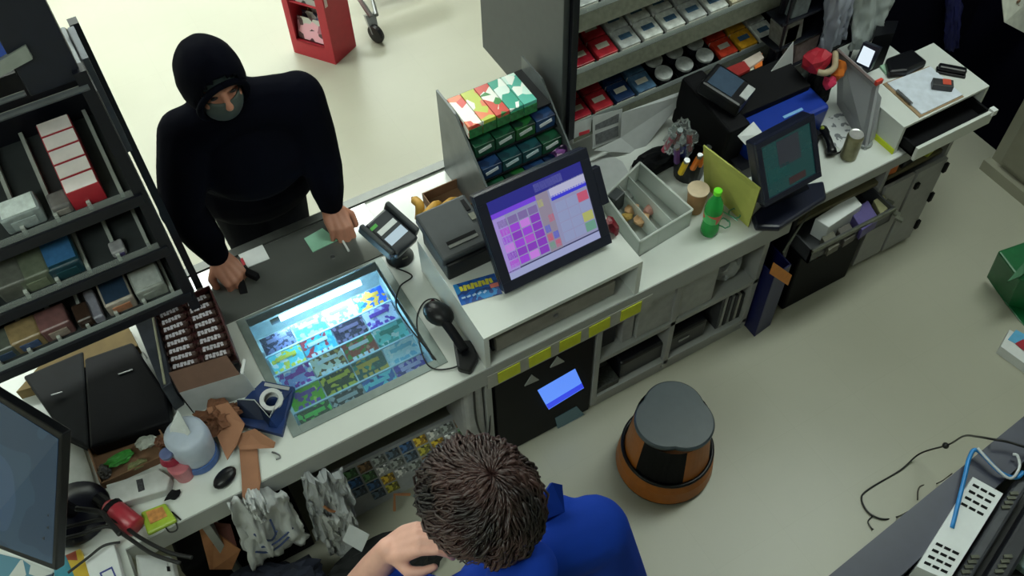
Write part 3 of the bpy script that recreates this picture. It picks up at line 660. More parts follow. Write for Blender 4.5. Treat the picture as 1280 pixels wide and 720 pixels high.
t = thing('printer_reader', 'black ticket reader with grey display on top of the lottery machine', 'ticket reader', (cgt.x, cgt.y, ZC+.27))
part(t, 'body', MB().obox(cgt, (.13, .17, .06), RZ(25)@RX(12)), black_pl, b=.01)
part(t, 'display', MB().obox(cgt+RZ(25)@RX(12)@Vector((0, .015, .031)), (.10, .10, .003), RZ(25)@RX(12)), mat('grey blue panel', (62, 78, 98), .2))
part(t, 'paper_slip', MB().obox(cgt+RZ(25)@RX(12)@Vector((.01, -.07, .03)), (.07, .03, .008), RZ(25)@RX(12)), paper_g)
gs = [(0, 0, 1, 1, mat('dim green screen', (20, 40, 42), .15, emit=(30, 70, 70), es=.5)), (.3, .45, .75, .95, mat('dim pink screen', (20, 30, 32), .15, emit=(60, 62, 72), es=.4)), (.45, .05, .8, .18, mat('dim red screen', (30, 25, 26), .15, emit=(80, 58, 62), es=.3)), (.05, .25, .5, .5, mat('dim teal', (20, 40, 42), .15, emit=(26, 78, 76), es=.45))]
m2, c2, ux2, uy2, n2, w2, h2, R2 = monitor('second_monitor', 'dark square monitor with a dim green screen in front of the blue lottery machine',
    P(962, 247, .90), P(1020, 217, .91), P(1011, 152, 1.09), P(950, 186, 1.08), .022, .05, navy_pl, gs, ZC)
b0 = P(965, 285, ZC); 
part(m2, 'foot', MB().slab([(940, 268), (945, 283), (975, 284), (1034, 246), (1030, 225), (975, 235)], ZC, ZC+.03), navy_pl, b=.01)
part(m2, 'neck', MB().plate([tuple(P(955, 262, ZC+.03)), tuple(P(1012, 236, ZC+.03)), tuple(c2-uy2*.06+ux2*.05-n2*.02), tuple(c2-uy2*.06-ux2*.05-n2*.02)], .03), navy_pl)
sheet('note_slip', [P(922, 170, 1.05), P(942, 152, 1.07), P(955, 168, 1.04), P(932, 181, 1.02)], paper, 'small white note stuck between the second monitor and the blue machine', 'note')
p = P(1020, 243, ZC+.02); single('orange_marker', MB().tube([P(1014, 232, ZC+.012), P(1025, 252, ZC+.012)], .011, 10), mat('marker orange', (205, 110, 50), .4), 'orange marker lying at the right foot of the second monitor', 'marker')

# ------------------------------------------------------------------ right counter
single('side_counter', MB().mt(white_lam).box(1.985, 2.93, 1.515, 2.11, T0, ZC).mt(grey_lam).box(1.985, 2.93, 1.511, 1.515, T0-.01, ZC-.002), None, 'shorter white counter top right of the second monitor', 'countertop')
t = thing('side_cabinet', 'grey cabinet with open shelves and a hinged door under the right counter', 'cabinet', (2.5, 1.9, 0))
cg = mat('cabinet grey', (142, 142, 142), .5, var=.05)
part(t, 'back_panel', MB().box(2.05, 2.86, 2.0, 2.02, 0, T0), cg)
part(t, 'side_panel', MB().box(2.845, 2.865, 1.53, 2.0, 0, T0), cg)
part(t, 'side_panel', MB().box(2.50, 2.52, 1.53, 2.0, 0, T0), cg)
part(t, 'side_panel', MB().box(2.05, 2.07, 1.53, 2.0, 0, T0), black_pl)
part(t, 'shelf', MB().box(2.07, 2.86, 1.545, 2.0, .54, .56), mat('shelf edge olive', (104, 98, 74), .5))
part(t, 'shelf', MB().box(2.07, 2.52, 1.545, 2.0, .06, .08), black_pl)
d_ = part(t, 'door', MB().box(2.69, 2.855, 1.512, 1.53, .03, .535), cg, b=.002)
d2 = part(t, 'door', MB().box(2.523, 2.68, 1.516, 1.53, .03, .535), cg, b=.002)
for z in (.10, .28, .46): part(d_, 'hinge', MB().box(2.845, 2.862, 1.500, 1.512, z, z+.05), black_mt)
part(d_, 'latch', MB().box(2.70, 2.72, 1.50, 1.512, .44, .47), black_mt)
for i, (x, m_, lab, h) in enumerate(((2.56, orange, 'orange pack on the upper shelf of the right cabinet', .05), (2.66, black_pl, 'black pouch on the upper shelf of the right cabinet', .04), (2.78, mat('lime pad', (165, 175, 50), .5), 'lime pad at the right end of the cabinet upper shelf', .06))):
    single('shelf_pack', MB().obox((x, 1.60, .561+h/2), (.08, .10, h), RZ(12*i-8)), m_, lab, 'pack', b=.006)
# open tray of small goods hung in front of the bay
t = thing('supply_tray', 'dark open tray of supplies pulled out below the right counter', 'tray', (2.28, 1.48, .50))
part(t, 'tray', shell([(2.075, 1.43), (2.495, 1.43), (2.495, 1.62), (2.075, 1.62)], .44, .52, .008), mat('tray grey black', (52, 54, 58), .4))
part(t, 'front_rail', MB().box(2.075, 2.495, 1.423, 1.43, .505, .525), rail_clr)
single('white_carton', MB().slab([(1019, 273), (1067, 243), (1078, 256), (1036, 284)], .45, .545), paper, 'white flat carton lying in the back left of the supply tray', 'carton', b=.003)
single('purple_box', MB().slab([(1063, 264), (1085, 250), (1099, 273), (1078, 288)], .45, .51), mat('purple carton', (84, 74, 130), .5), 'purple square box in the middle of the supply tray', 'box', b=.003)
single('beige_box', MB().slab([(1092, 250), (1105, 243), (1113, 258), (1101, 268)], .45, .50), mat('beige olive carton', (140, 138, 104), .5), 'beige small box in the right end of the supply tray', 'box', b=.003)
single('olive_box', MB().slab([(1027, 296), (1042, 288), (1050, 305), (1036, 313)], .45, .49), mat('olive grey carton', (98, 96, 84), .5), 'olive grey box in the front left of the supply tray', 'box', b=.003)
single('grey_box', MB().slab([(1047, 286), (1062, 278), (1070, 293), (1056, 302)], .45, .49), mat('warm grey carton', (88, 84, 80), .5), 'dark warm grey box between the olive grey and purple boxes in the supply tray', 'box', b=.003)
for i in range(4): single('label_clip', MB().obox(P(1112+i*4, 253+i*7, .46), (.018, .03, .012), RZ(20)), rail_clr, f'{["topmost", "second", "third", "lowest"][i]} pale clip at the right edge of the supply tray', 'clip', 'clips at the tray edge')
single('gap_shade_block', MB().box(2.125, 2.48, 1.50, 1.9, 0, .36), mat('gap shade black', (5, 5, 10), .6, var=.3, scale=9, spec=.15), 'black block standing for the shaded gap below the supply tray', 'bin', b=.01)  # black block stands in for the shade in the gap under the tray
t = thing('recycling_bin', 'navy blue bin with an orange sticker in the gap between counters', 'bin', (1.97, 1.62, 0))
part(t, 'bin', shell([(1.94, 1.455), (2.035, 1.468), (2.04, 1.80), (1.94, 1.80)], 0, .42, .006), mat('navy bin', (18, 24, 78), .4))
part(t, 'sticker', MB().plate([PY(967, 328, 1.448), PY(990, 344, 1.448), PY(985, 357, 1.448), PY(962, 342, 1.448)], .002), mat('sticker orange', (215, 130, 20), .5))
sheet('loose_wire_rod', [P(978, 315, .5), P(1012, 262, .62), P(1014, 263, .62), P(980, 317, .5)], rail_clr, 'thin grey rod leaning in the gap under the second monitor', 'rod', .003)

# white drawer box with clipboard
t = thing('white_drawer_unit', 'white tabletop drawer unit with a half open drawer on the right counter', 'drawer unit', (2.71, 1.67, ZC))
wx0, wx1, wy0, wy1, wz = 2.50, 2.935, 1.535, 1.83, .865
g = MB(); g.box(wx0, wx1, wy0, wy1, wz-.012, wz); part(t, 'top', g, white_lam, b=.001)
part(t, 'side_panel', MB().box(wx0, wx0+.014, wy0, wy1, ZC, wz-.012), white_lam)
part(t, 'side_panel', MB().box(wx1-.014, wx1, wy0, wy1, ZC, wz-.012), white_lam)
d_ = part(t, 'drawer', shell([(wx0+.03, 1.475), (wx1-.02, 1.475), (wx1-.02, 1.80), (wx0+.03, 1.80)], ZC+.02, ZC+.07, .010), black_mt)
part(d_, 'drawer_front', MB().box(wx0+.028, wx1-.012, 1.462, 1.476, ZC+.01, ZC+.075), white_lam, b=.002)
part(d_, 'corner_cap', MB().box(wx1-.03, wx1-.008, 1.455, 1.48, ZC+.06, ZC+.085), paper)
part(t, 'yellow_strip', MB().obox((wx0-.003, 1.60, ZC+.012), (.004, .13, .024)), mat('highlighter yellow', (210, 225, 30), .5))
cl = [(1104, 104), (1162, 82), (1205, 120), (1150, 146)]
cc = [P(a, b_, wz+.006) for a, b_ in cl]; ctr = sum(cc, Vector())/4
t = thing('clipboard', 'tan clipboard holding white paper on top of the drawer unit', 'clipboard', ctr)
part(t, 'board', MB().prism(cc, wz, wz+.004), mat('hardboard', (150, 125, 95), .6))
pp = [ctr+(p-ctr)*.93+Vector((.006, 0, 0)) for p in cc]
part(t, 'paper', MB().prism(pp, wz+.004, wz+.008), mat('bluish paper', (205, 212, 226), .7))
part(t, 'clip', MB().tube([cc[0].lerp(cc[3], .3)+Vector((.012, 0, .008)), cc[0].lerp(cc[3], .7)+Vector((.012, 0, .008))], .006, 8), steel)
t = thing('small_battery_box', 'small black box with a red label on the clipboard', 'box', P(1178, 107, wz+.008))
bc = P(1178, 106, wz+.022)
part(t, 'box', MB().obox(bc, (.075, .04, .026), RZ(-42)), mat('charcoal box', (50, 50, 54), .5), b=.002)
part(t, 'label', MB().obox(bc+Vector((.012, -.006, .0135)), (.03, .03, .002), RZ(-42)), mat('red label', (200, 80, 60), .5))
t = thing('black_stapler', 'black stapler at the back right corner of the drawer unit', 'stapler', P(1190, 89, wz))
bc = P(1190, 87, wz+.02)
part(t, 'base', MB().obox(bc-Vector((0, 0, .014)), (.11, .035, .012), RZ(-48)), black_pl, b=.003)
part(t, 'arm', MB().obox(bc+Vector((0, 0, .004)), (.105, .03, .02), RZ(-48)), black_pl, b=.008)
single('black_tray', MB().slab([(1108, 72), (1140, 60), (1160, 76), (1135, 88), (1112, 90)], wz, wz+.035), black_pl, 'black rounded tray behind the clipboard', 'tray', b=.01)
single('pen', MB().tube([P(1112, 91, wz+.008), P(1138, 90, wz+.008)], .004, 8), black_mt, 'dark pen lying between the clipboard and the black tray', 'pen')
single('green_pad', MB().slab([(1100, 82), (1120, 74), (1128, 84), (1108, 92)], wz, wz+.01), mat('pale green pad', (150, 185, 160), .6), 'pale green slip under the black tray', 'slip')
# standing screen-lit handset
t = thing('cordless_device', 'small dark device with a bright white screen behind the grey panel', 'handheld device', P(1083, 75, ZC+.2))
A_, B_, C_, D_ = P(1071, 77, ZC+.2), P(1086, 84, ZC+.2), P(1094, 64, ZC+.26), P(1080, 57, ZC+.26)
part(t, 'housing', MB().plate([A_+(A_-C_)*.15, B_+(B_-D_)*.15, C_+(C_-A_)*.25, D_+(D_-B_)*.15], .03), navy_pl)
nn = (B_-A_).cross(D_-A_).normalized(); nn = nn if nn.dot(CAM-A_) > 0 else -nn
part(t, 'screen', MB().plate([A_+nn*.003, B_+nn*.003, C_+nn*.003, D_+nn*.003], .002), em('white', (225, 240, 250), 1.0))
part(t, 'dock', MB().prism([P(1075, 95, ZC), P(1100, 90, ZC), P(1105, 75, ZC), P(1080, 75, ZC)], ZC, ZC+.2), black_pl)
# hanging grey sheets (plastic sleeve) left of drawer unit
gp = mat('grey plastic sleeve', (158, 160, 166), .3, var=.07, scale=5)
t = thing('document_panel', 'grey sleeve panel standing upright left of the white drawer unit', 'panel', P(1085, 190, ZC))
A_, B_, C_, D_ = P(1046, 130, ZC), P(1080, 188, ZC), P(1096, 106, ZC+.24), P(1047, 62, ZC+.26)
part(t, 'sleeve', MB().plate([A_, B_, C_, D_], .012), gp)
part(t, 'top_edge', MB().tube([D_, C_], .006, 6), mat('brown edge', (120, 105, 105), .5))
part(t, 'loose_flap', MB().plate([P(1086, 180, ZC+.01), P(1094, 172, ZC+.02), P(1102, 122, ZC+.2), P(1096, 112, ZC+.22)], .003), gp)
part(t, 'red_tab', MB().obox(C_+Vector((.005, 0, .012)), (.03, .012, .018)), mat('red tab', (205, 60, 45), .5))
# can, roll of tape, phone, sheet
o = P(1060, 196, ZC); o.z = ZC
t = thing('drink_can', 'silver and olive drink can on the right counter', 'can', o)
part(t, 'can', MB().lathe([(.024, 0), (.031, .006), (.031, .108), (.026, .118)], o), mat('can olive silver', (128, 124, 96), .3, .5, var=.25, scale=20), smooth=False)
part(t, 'lid', MB().lathe([(.026, .117), (.027, .121), (.022, .119), (.004, .119)], o), mat('can lid', (205, 205, 205), .3, .6))
o = P(1080, 180, ZC); o.z = ZC
single('tape_roll', MB().add([], []) if False else MB().tube([o+Vector((.024*math.cos(k*PI/10), .024*math.sin(k*PI/10), .008)) for k in range(21)], .007, 8), mat('clear tape', (140, 146, 146), .2), 'roll of clear tape beside the drink can', 'tape roll', smooth=True)
sheet_m = matprint('handwritten sheet', [(205, 208, 210), (205, 208, 210), (205, 208, 210), (120, 124, 130)], 70)
single('written_sheet', MB().slab([(1028, 150), (1055, 138), (1082, 168), (1050, 186), (1030, 172)], ZC, ZC+.002), sheet_m, 'white sheet with handwriting under the can', 'paper')
t = thing('desk_phone', 'black phone handset lying beside the second monitor', 'phone', P(1035, 180, ZC))
part(t, 'handset', MB().tube(bez([P(1028, 162, ZC+.02), P(1036, 176, ZC+.035), P(1040, 192, ZC+.02)], 5), [.02]*3+[.014]*5+[.02]*3, 10), black_pl, smooth=True)
part(t, 'green_light', MB().ball(P(1028, 160, ZC+.042), .008), mat('yellow green cap', (150, 165, 60), .4))
part(t, 'cord', MB().tube(bez([P(1040, 193, ZC+.006), P(1050, 190, ZC+.006), P(1056, 182, ZC+.006), P(1063, 184, ZC+.006)], 5), .003, 6), cable_m)
# dark bottle with red and orange bouquet
o = P(1025, 140, ZC); o.z = ZC
t = thing('gift_bag', 'black bag with red and orange tissue on top behind the phone', 'gift bag', o)
part(t, 'bag', MB().crumple(o+Vector((-.02, .03, .11)), (.055, .05, .12), .15, 5, 3, floor=ZC), black_mt)
part(t, 'red_tissue', MB().crumple(P(1020, 76, ZC+.28), (.06, .045, .05), .5, 8, 2), mat('red tissue', (165, 28, 48), .6))
part(t, 'orange_tissue', MB().crumple(P(1047, 88, ZC+.25), (.03, .03, .06), .5, 12, 2), mat('orange tissue', (205, 110, 35), .6))
part(t, 'pink_tissue', MB().crumple(P(1037, 103, ZC+.23), (.03, .025, .025), .5, 2, 2), mat('pink tissue', (190, 40, 80), .6))
part(t, 'bow', MB().tube(bez([P(1022, 90, ZC+.30), P(1032, 91, ZC+.30), P(1043, 84, ZC+.3), P(1044, 66, ZC+.3)], 6), .012, 8), mat('beige ribbon', (160, 145, 120), .6), smooth=True)

# hanging white bags and the wire rack behind
hb = mat('hanging bag', (150, 155, 172), .35, var=.12, scale=6, bump=.3)
def drape(name, poly, y, lab, seed, m_):
    return single(name, drape_mesh(poly, y, seed, .02), m_, lab, 'plastic bag', 'white bags hung behind the counter', smooth=True)
drape('hanging_bag', [(1040, -30), (1075, -45), (1052, 45), (1021, 73)], 1.98, 'narrow folded white bag hanging above the red tissue', 1, hb)
drape('hanging_bag', [(1070, -30), (1128, -40), (1100, 38), (1060, 62)], 1.99, 'wide white bag hanging left of the white-lit device', 6, mat('hanging bag pale', (168, 176, 178), .35, var=.1, scale=6, bump=.2))
wx_0, wx_1 = PY(962, 60, 2.05).x, PY(1052, 60, 2.05).x
wr = thing('wire_shelf', 'dark wire shelf crowded with papers behind the lottery machine', 'wire shelf', (wx_0, 2.05, ZC))
for x in (wx_0, (wx_0+wx_1)/2, wx_1): part(wr, 'upright', MB().tube([(x, 2.0, ZC), (x, 2.0, 1.6)], .006, 6), rack_blk)
WZ = (.76, .88, 1.0, 1.12, 1.24)
for z in WZ:
    part(wr, 'wire', MB().tube([(wx_0-.02, 2.0, z), (wx_1+.02, 2.0, z)], .006, 6), rack_blk)
    part(wr, 'shelf_mesh', MB().box(wx_0-.02, wx_1+.02, 2.0, 2.09, z-.004, z), rack_blk)
for i, (a, b_, w__, h__, c_, lab) in enumerate(((993, 20, .10, .10, (120, 122, 118), 'grey carton on the top of the wire shelf'), (1012, 42, .12, .09, (150, 130, 128), 'pinkish grey carton in the middle of the wire shelf'), (985, 52, .06, .08, (120, 118, 60), 'olive-banded carton on the wire shelf'), (1000, 8, .08, .08, (96, 104, 108), 'slate grey carton high on the wire shelf'), (1013, 78, .08, .08, (105, 112, 112), 'grey-green carton low on the wire shelf'))):
    p = PY(a, b_, 2.02); zs_ = max([z for z in WZ if z < p.z] or [.76]); single('shelf_carton', MB().obox((p.x, 2.045, zs_+h__/2), (w__, .07, h__), RYm(4*i-8)), mat(f'carton tone {i}', c_, .6, var=.25, scale=50), lab, 'carton', b=.002)
for i, (poly, lab) in enumerate(((((962, 92), (992, 52), (990, 98), (980, 112)), 'bright white paper stuck behind the lottery machine'), (((960, 108), (990, 70), (992, 108), (965, 118)), 'greenish white paper tucked behind the first one'))):
    sheet('tucked_paper', [PY(a, b_, 1.96+.02*i) for a, b_ in poly], paper if i == 0 else mat('green white paper', (150, 165, 158), .7), lab, 'paper')
for i, (poly, c_, lab) in enumerate(((((905, 86), (930, 76), (938, 86), (915, 98)), (150, 40, 40), 'red packet behind the ticket reader'), (((928, 76), (950, 64), (955, 72), (935, 86)), (205, 190, 180), 'white packet with orange edge by the rack post'), (((940, 72), (953, 66), (953, 82), (944, 86)), (210, 110, 40), 'orange packet by the rack post'))):
    sheet('packet', [P(a, b_, .98-.01*i) for a, b_ in poly], mat(f'packet {i}', c_, .5), lab, 'packet', .012)

# ------------------------------------------------------------------ under the counter
t = thing('ticket_kiosk', 'black machine under the counter with a glowing blue screen', 'machine', (.93, 1.8, 0))
part(t, 'body', MB().box(.735, 1.15, 1.53, 2.2, 0, .585), mat('kiosk black', (5, 5, 9), .6, var=.2, spec=.2), b=.01)
part(t, 'front_plate', MB().box(.738, 1.148, 1.512, 1.53, .01, .58), mat('kiosk black', (8, 8, 13), .4), b=.004)
q = [PY(686, 512, 1.500), PY(730, 485, 1.500), PY(719, 461, 1.511), PY(672, 488, 1.511)]
part(t, 'screen', MB().plate(q, .012), em('kiosk blue', (95, 145, 250), 1.0))
sb = [q[0].lerp(q[3], .03), q[1].lerp(q[2], .03), q[1].lerp(q[2], .26), q[0].lerp(q[3], .26)]
nn = (q[1]-q[0]).cross(q[3]-q[0]).normalized(); nn = nn if nn.dot(CAM-q[0]) > 0 else -nn
part(t, 'screen_bar', MB().plate([a+nn*.001 for a in sb], .001), em('kiosk royal', (50, 70, 225), 1.0))
q = [PY(698, 538, 1.504), PY(731, 519, 1.504), PY(721, 508, 1.510), PY(694, 523, 1.510)]
part(t, 'small_display', MB().plate(q, .01), mat('kiosk lcd', (34, 50, 52), .2, emit=(50, 80, 84), es=.3))
part(t, 'metal_strip', MB().plate([PY(698, 541, 1.502), PY(732, 522, 1.502), PY(731, 518, 1.503), PY(697, 537, 1.503)], .004), steel)
for a, b_ in ((665, 478), (697, 455)):
    part(t, 'paper_guide', MB().plate([PY(a-9, b_+5, 1.508), PY(a+9, b_-3, 1.508), PY(a, b_-9, 1.508)], .01), grey_lam)
single('white_divider_box', MB().box(.615, .697, 1.515, 1.70, .22, .615), mat('off white plastic', (168, 168, 170), .45), 'narrow white upright casing left of the black kiosk', 'casing', b=.018)
single('under_cable', MB().tube(bez([(.66, 1.512, .62), (.655, 1.508, .4), (.672, 1.505, .26), (.70, 1.505, .26), (.72, 1.52, .45)]), .004, 6), cable_m, 'black cable looping round the white casing under the counter', 'cable', smooth=True)
# bay contents right of the kiosk
BI = [((1.20, 1.27, 1.55, 1.75, .362, .50), (30, 32, 38), 'black_case', 'black upright case on the left end of the upper shelf', 'case'),
      ((1.285, 1.335, 1.53, 1.72, .362, .56), (150, 150, 150), 'white_binder', 'pale grey binder beside the black case', 'binder'),
      ((1.345, 1.70, 1.52, 1.75, .362, .575), (158, 160, 158), 'paper_carton', 'long pale grey carton filling the upper shelf', 'carton')]
for bx, c_, nm, lab, cat_ in BI: single(nm, MB().box(*bx), mat('bay '+nm, c_, .6), lab, cat_, b=.004)
single('plastic_bag_roll', MB().crumple((1.80, 1.62, .46), (.075, .09, .10), .25, 31, 3, floor=.361), mat('pale bag', (140, 144, 146), .4), 'crumpled pale bag at the right end of the upper shelf', 'bag')
t = thing('stereo_unit', 'black flat stereo unit on the bottom shelf with a small silver badge', 'stereo', (1.45, 1.6, .086))
part(t, 'body', MB().box(1.30, 1.72, 1.53, 1.80, .086, .20), mat('stereo black', (20, 21, 27), .35), b=.012)
part(t, 'badge', MB().box(1.58, 1.63, 1.526, 1.53, .145, .16), steel)
for i in range(7):
    c_ = [(60, 62, 66), (150, 150, 148), (30, 32, 38), (110, 112, 112), (40, 42, 46), (150, 148, 140), (25, 28, 32)][i]
    single('folder', MB().box(1.775+i*.018, 1.788+i*.018, 1.53, 1.72, .086, .30-.008*i), mat(f'folder tone {i}', c_, .6), f'{["mid grey", "pale grey", "black", "light grey", "charcoal", "cream grey", "near black"][i]} upright folder at the right end of the bottom shelf', 'folder', 'folders on the bottom shelf')
single('printed_strip', MB().box(1.185, 1.29, 1.52, 1.60, .087, .12), mat('printed label', (60, 62, 60), .6, var=.6, scale=120), 'flat printed box left of the stereo on the bottom shelf', 'box')

# board of small packets below the ticket display
yb_ = 1.63
bd = [PY(402, 600, yb_), PY(600, 505, yb_), PY(640, 600, yb_-.10), PY(452, 690, yb_-.10)]
single('packet_board', MB().plate(bd, .015), mat('board white', (165, 168, 172), .6), 'white board under the counter carrying rows of small packets', 'board')
nn = (bd[1]-bd[0]).cross(bd[3]-bd[0]).normalized(); nn = nn if nn.dot(CAM-bd[0]) > 0 else -nn
pc = [('blue', (40, 70, 110)), ('olive', (130, 125, 50)), ('grey', (110, 115, 115)), ('green', (60, 90, 60)), ('ochre', (170, 130, 40)), ('slate', (60, 75, 90)), ('brown', (90, 70, 50)), ('white', (170, 175, 178))]
ordw = ['first', 'second', 'third', 'fourth', 'fifth', 'sixth', 'seventh', 'eighth', 'ninth', 'tenth', 'eleventh']
for r_ in range(4):
    for k in range(11):
        if r_ == 3 and k not in (2, 3): continue
        if r_ == 2 and k > 8: continue
        u = .03+k*.087; v_ = .03+r_*.115
        nm, c_ = pc[(k*3+r_*5+k//3) % 8]
        qq = [bd[0].lerp(bd[1], u_).lerp(bd[3].lerp(bd[2], u_), w__)+nn*.006 for u_, w__ in ((u, v_), (u+.075, v_), (u+.075, v_+.085), (u, v_+.085))]
        single('small_packet', MB().mt(matprint('packet ink '+nm, [c_, tuple(min(255, int(x*1.7)) for x in c_), tuple(int(x*.6) for x in c_)], 70)).plate(qq, .006), None, f'{nm} packet, {ordw[k]} from the left in the {["top", "second", "third", "fourth"][r_]} row under the ticket display', 'packet', 'packets on the under-counter board')

# white bags and papers
t = thing('shopping_bag', 'white plastic shopping bag with blue scrawled print hanging under the left counter', 'plastic bag', P(330, 665, .35))
bc = P(330, 664, .42)
part(t, 'bag', drape_mesh([(283, 628), (356, 614), (384, 668), (312, 706)], 1.46, 3, .035), bag_white, smooth=True)
part(t, 'handle', drape_mesh([(304, 622), (330, 618), (334, 646), (312, 640)], 1.44, 9, .03), bag_white, smooth=True)
sc = MB(); bi = mat('blue bag print', (50, 66, 110), .5)
for ln in (((318, 668), (328, 674), (340, 675), (346, 664)), ((327, 684), (340, 681), (352, 673), (366, 660)), ((320, 690), (336, 690), (350, 682), (368, 664)), ((338, 650), (343, 662), (345, 668))):
    sc.tube(bez([PY(a, b_, 1.425) for a, b_ in ln], 5), .0035, 6)
part(t, 'print', sc, bi)
cb_ = mat('crumpled white bag', (160, 163, 166), .5, var=.1, scale=10, bump=.2)
cbo = single('crumpled_bag', drape_mesh([(376, 596), (430, 588), (446, 650), (392, 668)], 1.47, 13, .04), cb_, 'crumpled white bag hanging left of the packet board', 'plastic bag')
single('crumpled_bag', drape_mesh([(396, 640), (440, 640), (458, 684), (412, 694)], 1.44, 21, .04), mat('crumpled grey bag', (170, 172, 172), .5, var=.1, scale=10), 'crumpled paler bag below the packet board corner', 'plastic bag')
part(cbo, 'orange_string', MB().tube(bez([PY(404, 632, 1.43), PY(416, 639, 1.43), PY(430, 631, 1.43)], 5), .005, 6), mat('dull orange', (185, 125, 85), .6))
sheet('torn_paper', [P(437, 655, .36), P(462, 668, .34), P(452, 690, .30), P(428, 676, .32)], paper_g, 'torn white paper corner below the packet board', 'paper')
single('orange_clip', MB().tube([PY(493, 638, 1.5), PY(493, 618, 1.52), PY(512, 618, 1.52)], .006, 6), mat('dull orange', (185, 125, 85), .6), 'orange angled clip on the white board beside the clerk', 'clip')
t = thing('brown_paper_bag', 'open brown paper bag standing under the left counter edge', 'paper bag', P(278, 695, .2))
kp = mat('kraft paper', (150, 100, 66), .8, var=.1)
part(t, 'front_sheet', MB().plate([P(268, 665, .45), P(300, 688, .42), P(290, 712, .3), P(266, 712, .3)], .004), kp)
part(t, 'side_sheet', MB().plate([P(246, 650, .48), P(262, 660, .46), P(272, 712, .3), P(262, 712, .3)], .004), kp)
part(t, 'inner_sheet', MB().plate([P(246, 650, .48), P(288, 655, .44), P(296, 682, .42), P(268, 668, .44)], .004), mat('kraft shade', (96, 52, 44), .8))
single('dark_jacket', MB().crumple((-.27, 1.36, .17), (.26, .12, .17), .3, 41, 4, floor=0), mat('navy cloth', (22, 27, 44), .9, var=.2), 'dark navy cloth heap on the floor below the brown paper bag', 'cloth')
single('waste_box', MB().box(-.44, -.02, 1.55, 2.0, 0, .30), black_mt, 'black box in the dark bay under the left counter', 'box', b=.01)
single('dark_cloth', MB().crumple((.12, 1.30, .10), (.22, .12, .12), .35, 44, 4, floor=0), mat('charcoal cloth', (20, 22, 24), .9, var=.3), 'charcoal cloth heap below the crumpled bags', 'cloth')

# ------------------------------------------------------------------ step stool
so = P(843, 520, .36); so.z = 0
t = thing('step_stool', 'round orange and black rolling step stool with dark grey lobed top', 'step stool', so)
ob = mat('stool orange', (176, 100, 24), .45, var=.08)
part(t, 'base_ring', MB().lathe([(.178, .012), (.186, .02), (.180, .085), (.168, .12), (.160, .125), (.14, .125)], so, n=48), ob, smooth=False)
part(t, 'bumper', MB().tube([so+Vector((.167*math.cos(k*PI/24), .167*math.sin(k*PI/24), .132)) for k in range(49)], .008, 8), black_pl, smooth=True)
part(t, 'floor_ring', MB().lathe([(.170, 0), (.180, .0), (.184, .012), (.17, .014)], so, n=48), black_pl)
n_ = 48; cone = MB()
for k in range(n_):
    a0 = 2*PI*k/n_; a1 = 2*PI*(k+1)/n_; md = math.degrees((a0+a1)/2) % 360
    blk = (190 < md < 258) or (70 < md < 138) or (310 < md < 360) or md < 18
    cone.mt(black_mt if blk else ob)
    cone.add([so+Vector((r*math.cos(a), r*math.sin(a), z)) for r, z in ((.160, .13), (.138, .335)) for a in (a0, a1)], [(0, 1, 3, 2)])
part(t, 'body', cone)
tp = MB(); N = 96; a_off = math.radians(176)
def rr_(a, r0): return r0*(.86+.16*abs(math.cos(1.5*(a-a_off))))
v = []
for (r0, z) in ((.140, .335), (.145, .342), (.145, .355), (.139, .361)):
    v += [so+Vector((rr_(2*PI*k/N, r0)*math.cos(2*PI*k/N), rr_(2*PI*k/N, r0)*math.sin(2*PI*k/N), z)) for k in range(N)]
f = [(i*N+k, i*N+(k+1) % N, (i+1)*N+(k+1) % N, (i+1)*N+k) for i in range(3) for k in range(N)]+[tuple(range(3*N, 4*N))]
tp.add(v, f); part(t, 'top_pad', tp, mat('stool rubber', (62, 72, 80), .38, var=.06))

# ------------------------------------------------------------------ clerk side: right edge of the picture
t = thing('beige_cabinet', 'beige metal cabinet against the right wall', 'cabinet', (3.8, 1.1, 0))
bm_ = mat('beige metal', (152, 150, 134), .5, var=.04, scale=4)
part(t, 'body', MB().box(3.50, 4.1, .4, 1.66, 0, 1.6), bm_, b=.004)
part(t, 'door', MB().box(3.478, 3.498, .45, 1.60, .10, 1.5), mat('beige metal door', (138, 136, 120), .5, var=.04))
part(t, 'plinth', MB().box(3.46, 3.50, .4, 1.67, 0, .06), bm_)
dots = MB(); A_, B_, C_, D_ = PY(1250, -30, 1.95), PY(1320, -30, 1.95), PY(1320, 62, 1.85), PY(1256, 28, 1.85)
t = thing('wall_notice', 'white cornered notice with small brown marks at the top right corner of the picture', 'notice', D_)
part(t, 'sheet', MB().plate([A_, B_, C_, D_], .004), mat('notice white', (222, 224, 212), .5))
for a, b_ in ((1268, 8), (1276, 14), (1264, 16), (1273, 24), (1279, 4), (1270, 1)):
    p = PY(a, b_, 1.90); part(t, 'mark', MB().ball(p+Vector((0, -.012, .006)), (.014, .004, .010), nu=8, nv=6), mat('brown mark', (140, 110, 90), .6))
gc = P(1293, 372, .12); gb = mat('green bag plastic', (10, 96, 52), .4, var=.1)
t = thing('green_bag', 'green shopping bag on the floor at the right edge of the picture', 'bag', (gc.x, gc.y, 0))
part(t, 'bag', MB().plate([P(1258, 381, .0), P(1275, 350, .25), P(1330, 330, .25), P(1330, 400, 0), P(1281, 412, 0)], .15), gb, b=.02)
part(t, 'handle', MB().plate([P(1259, 352, .26), P(1280, 328, .28), P(1290, 333, .28), P(1276, 345, .27)], .01), gb)
t = thing('small_carton', 'white and blue carton with a red corner lying below the green bag', 'carton', P(1290, 440, 0))
part(t, 'body', MB().slab([(1251, 433), (1262, 412), (1330, 450), (1330, 490)], 0, .05), paper)
part(t, 'blue_panel', MB().slab([(1260, 424), (1270, 412), (1300, 428), (1290, 440)], .05, .053), mat('sky ink', (90, 170, 215), .5))
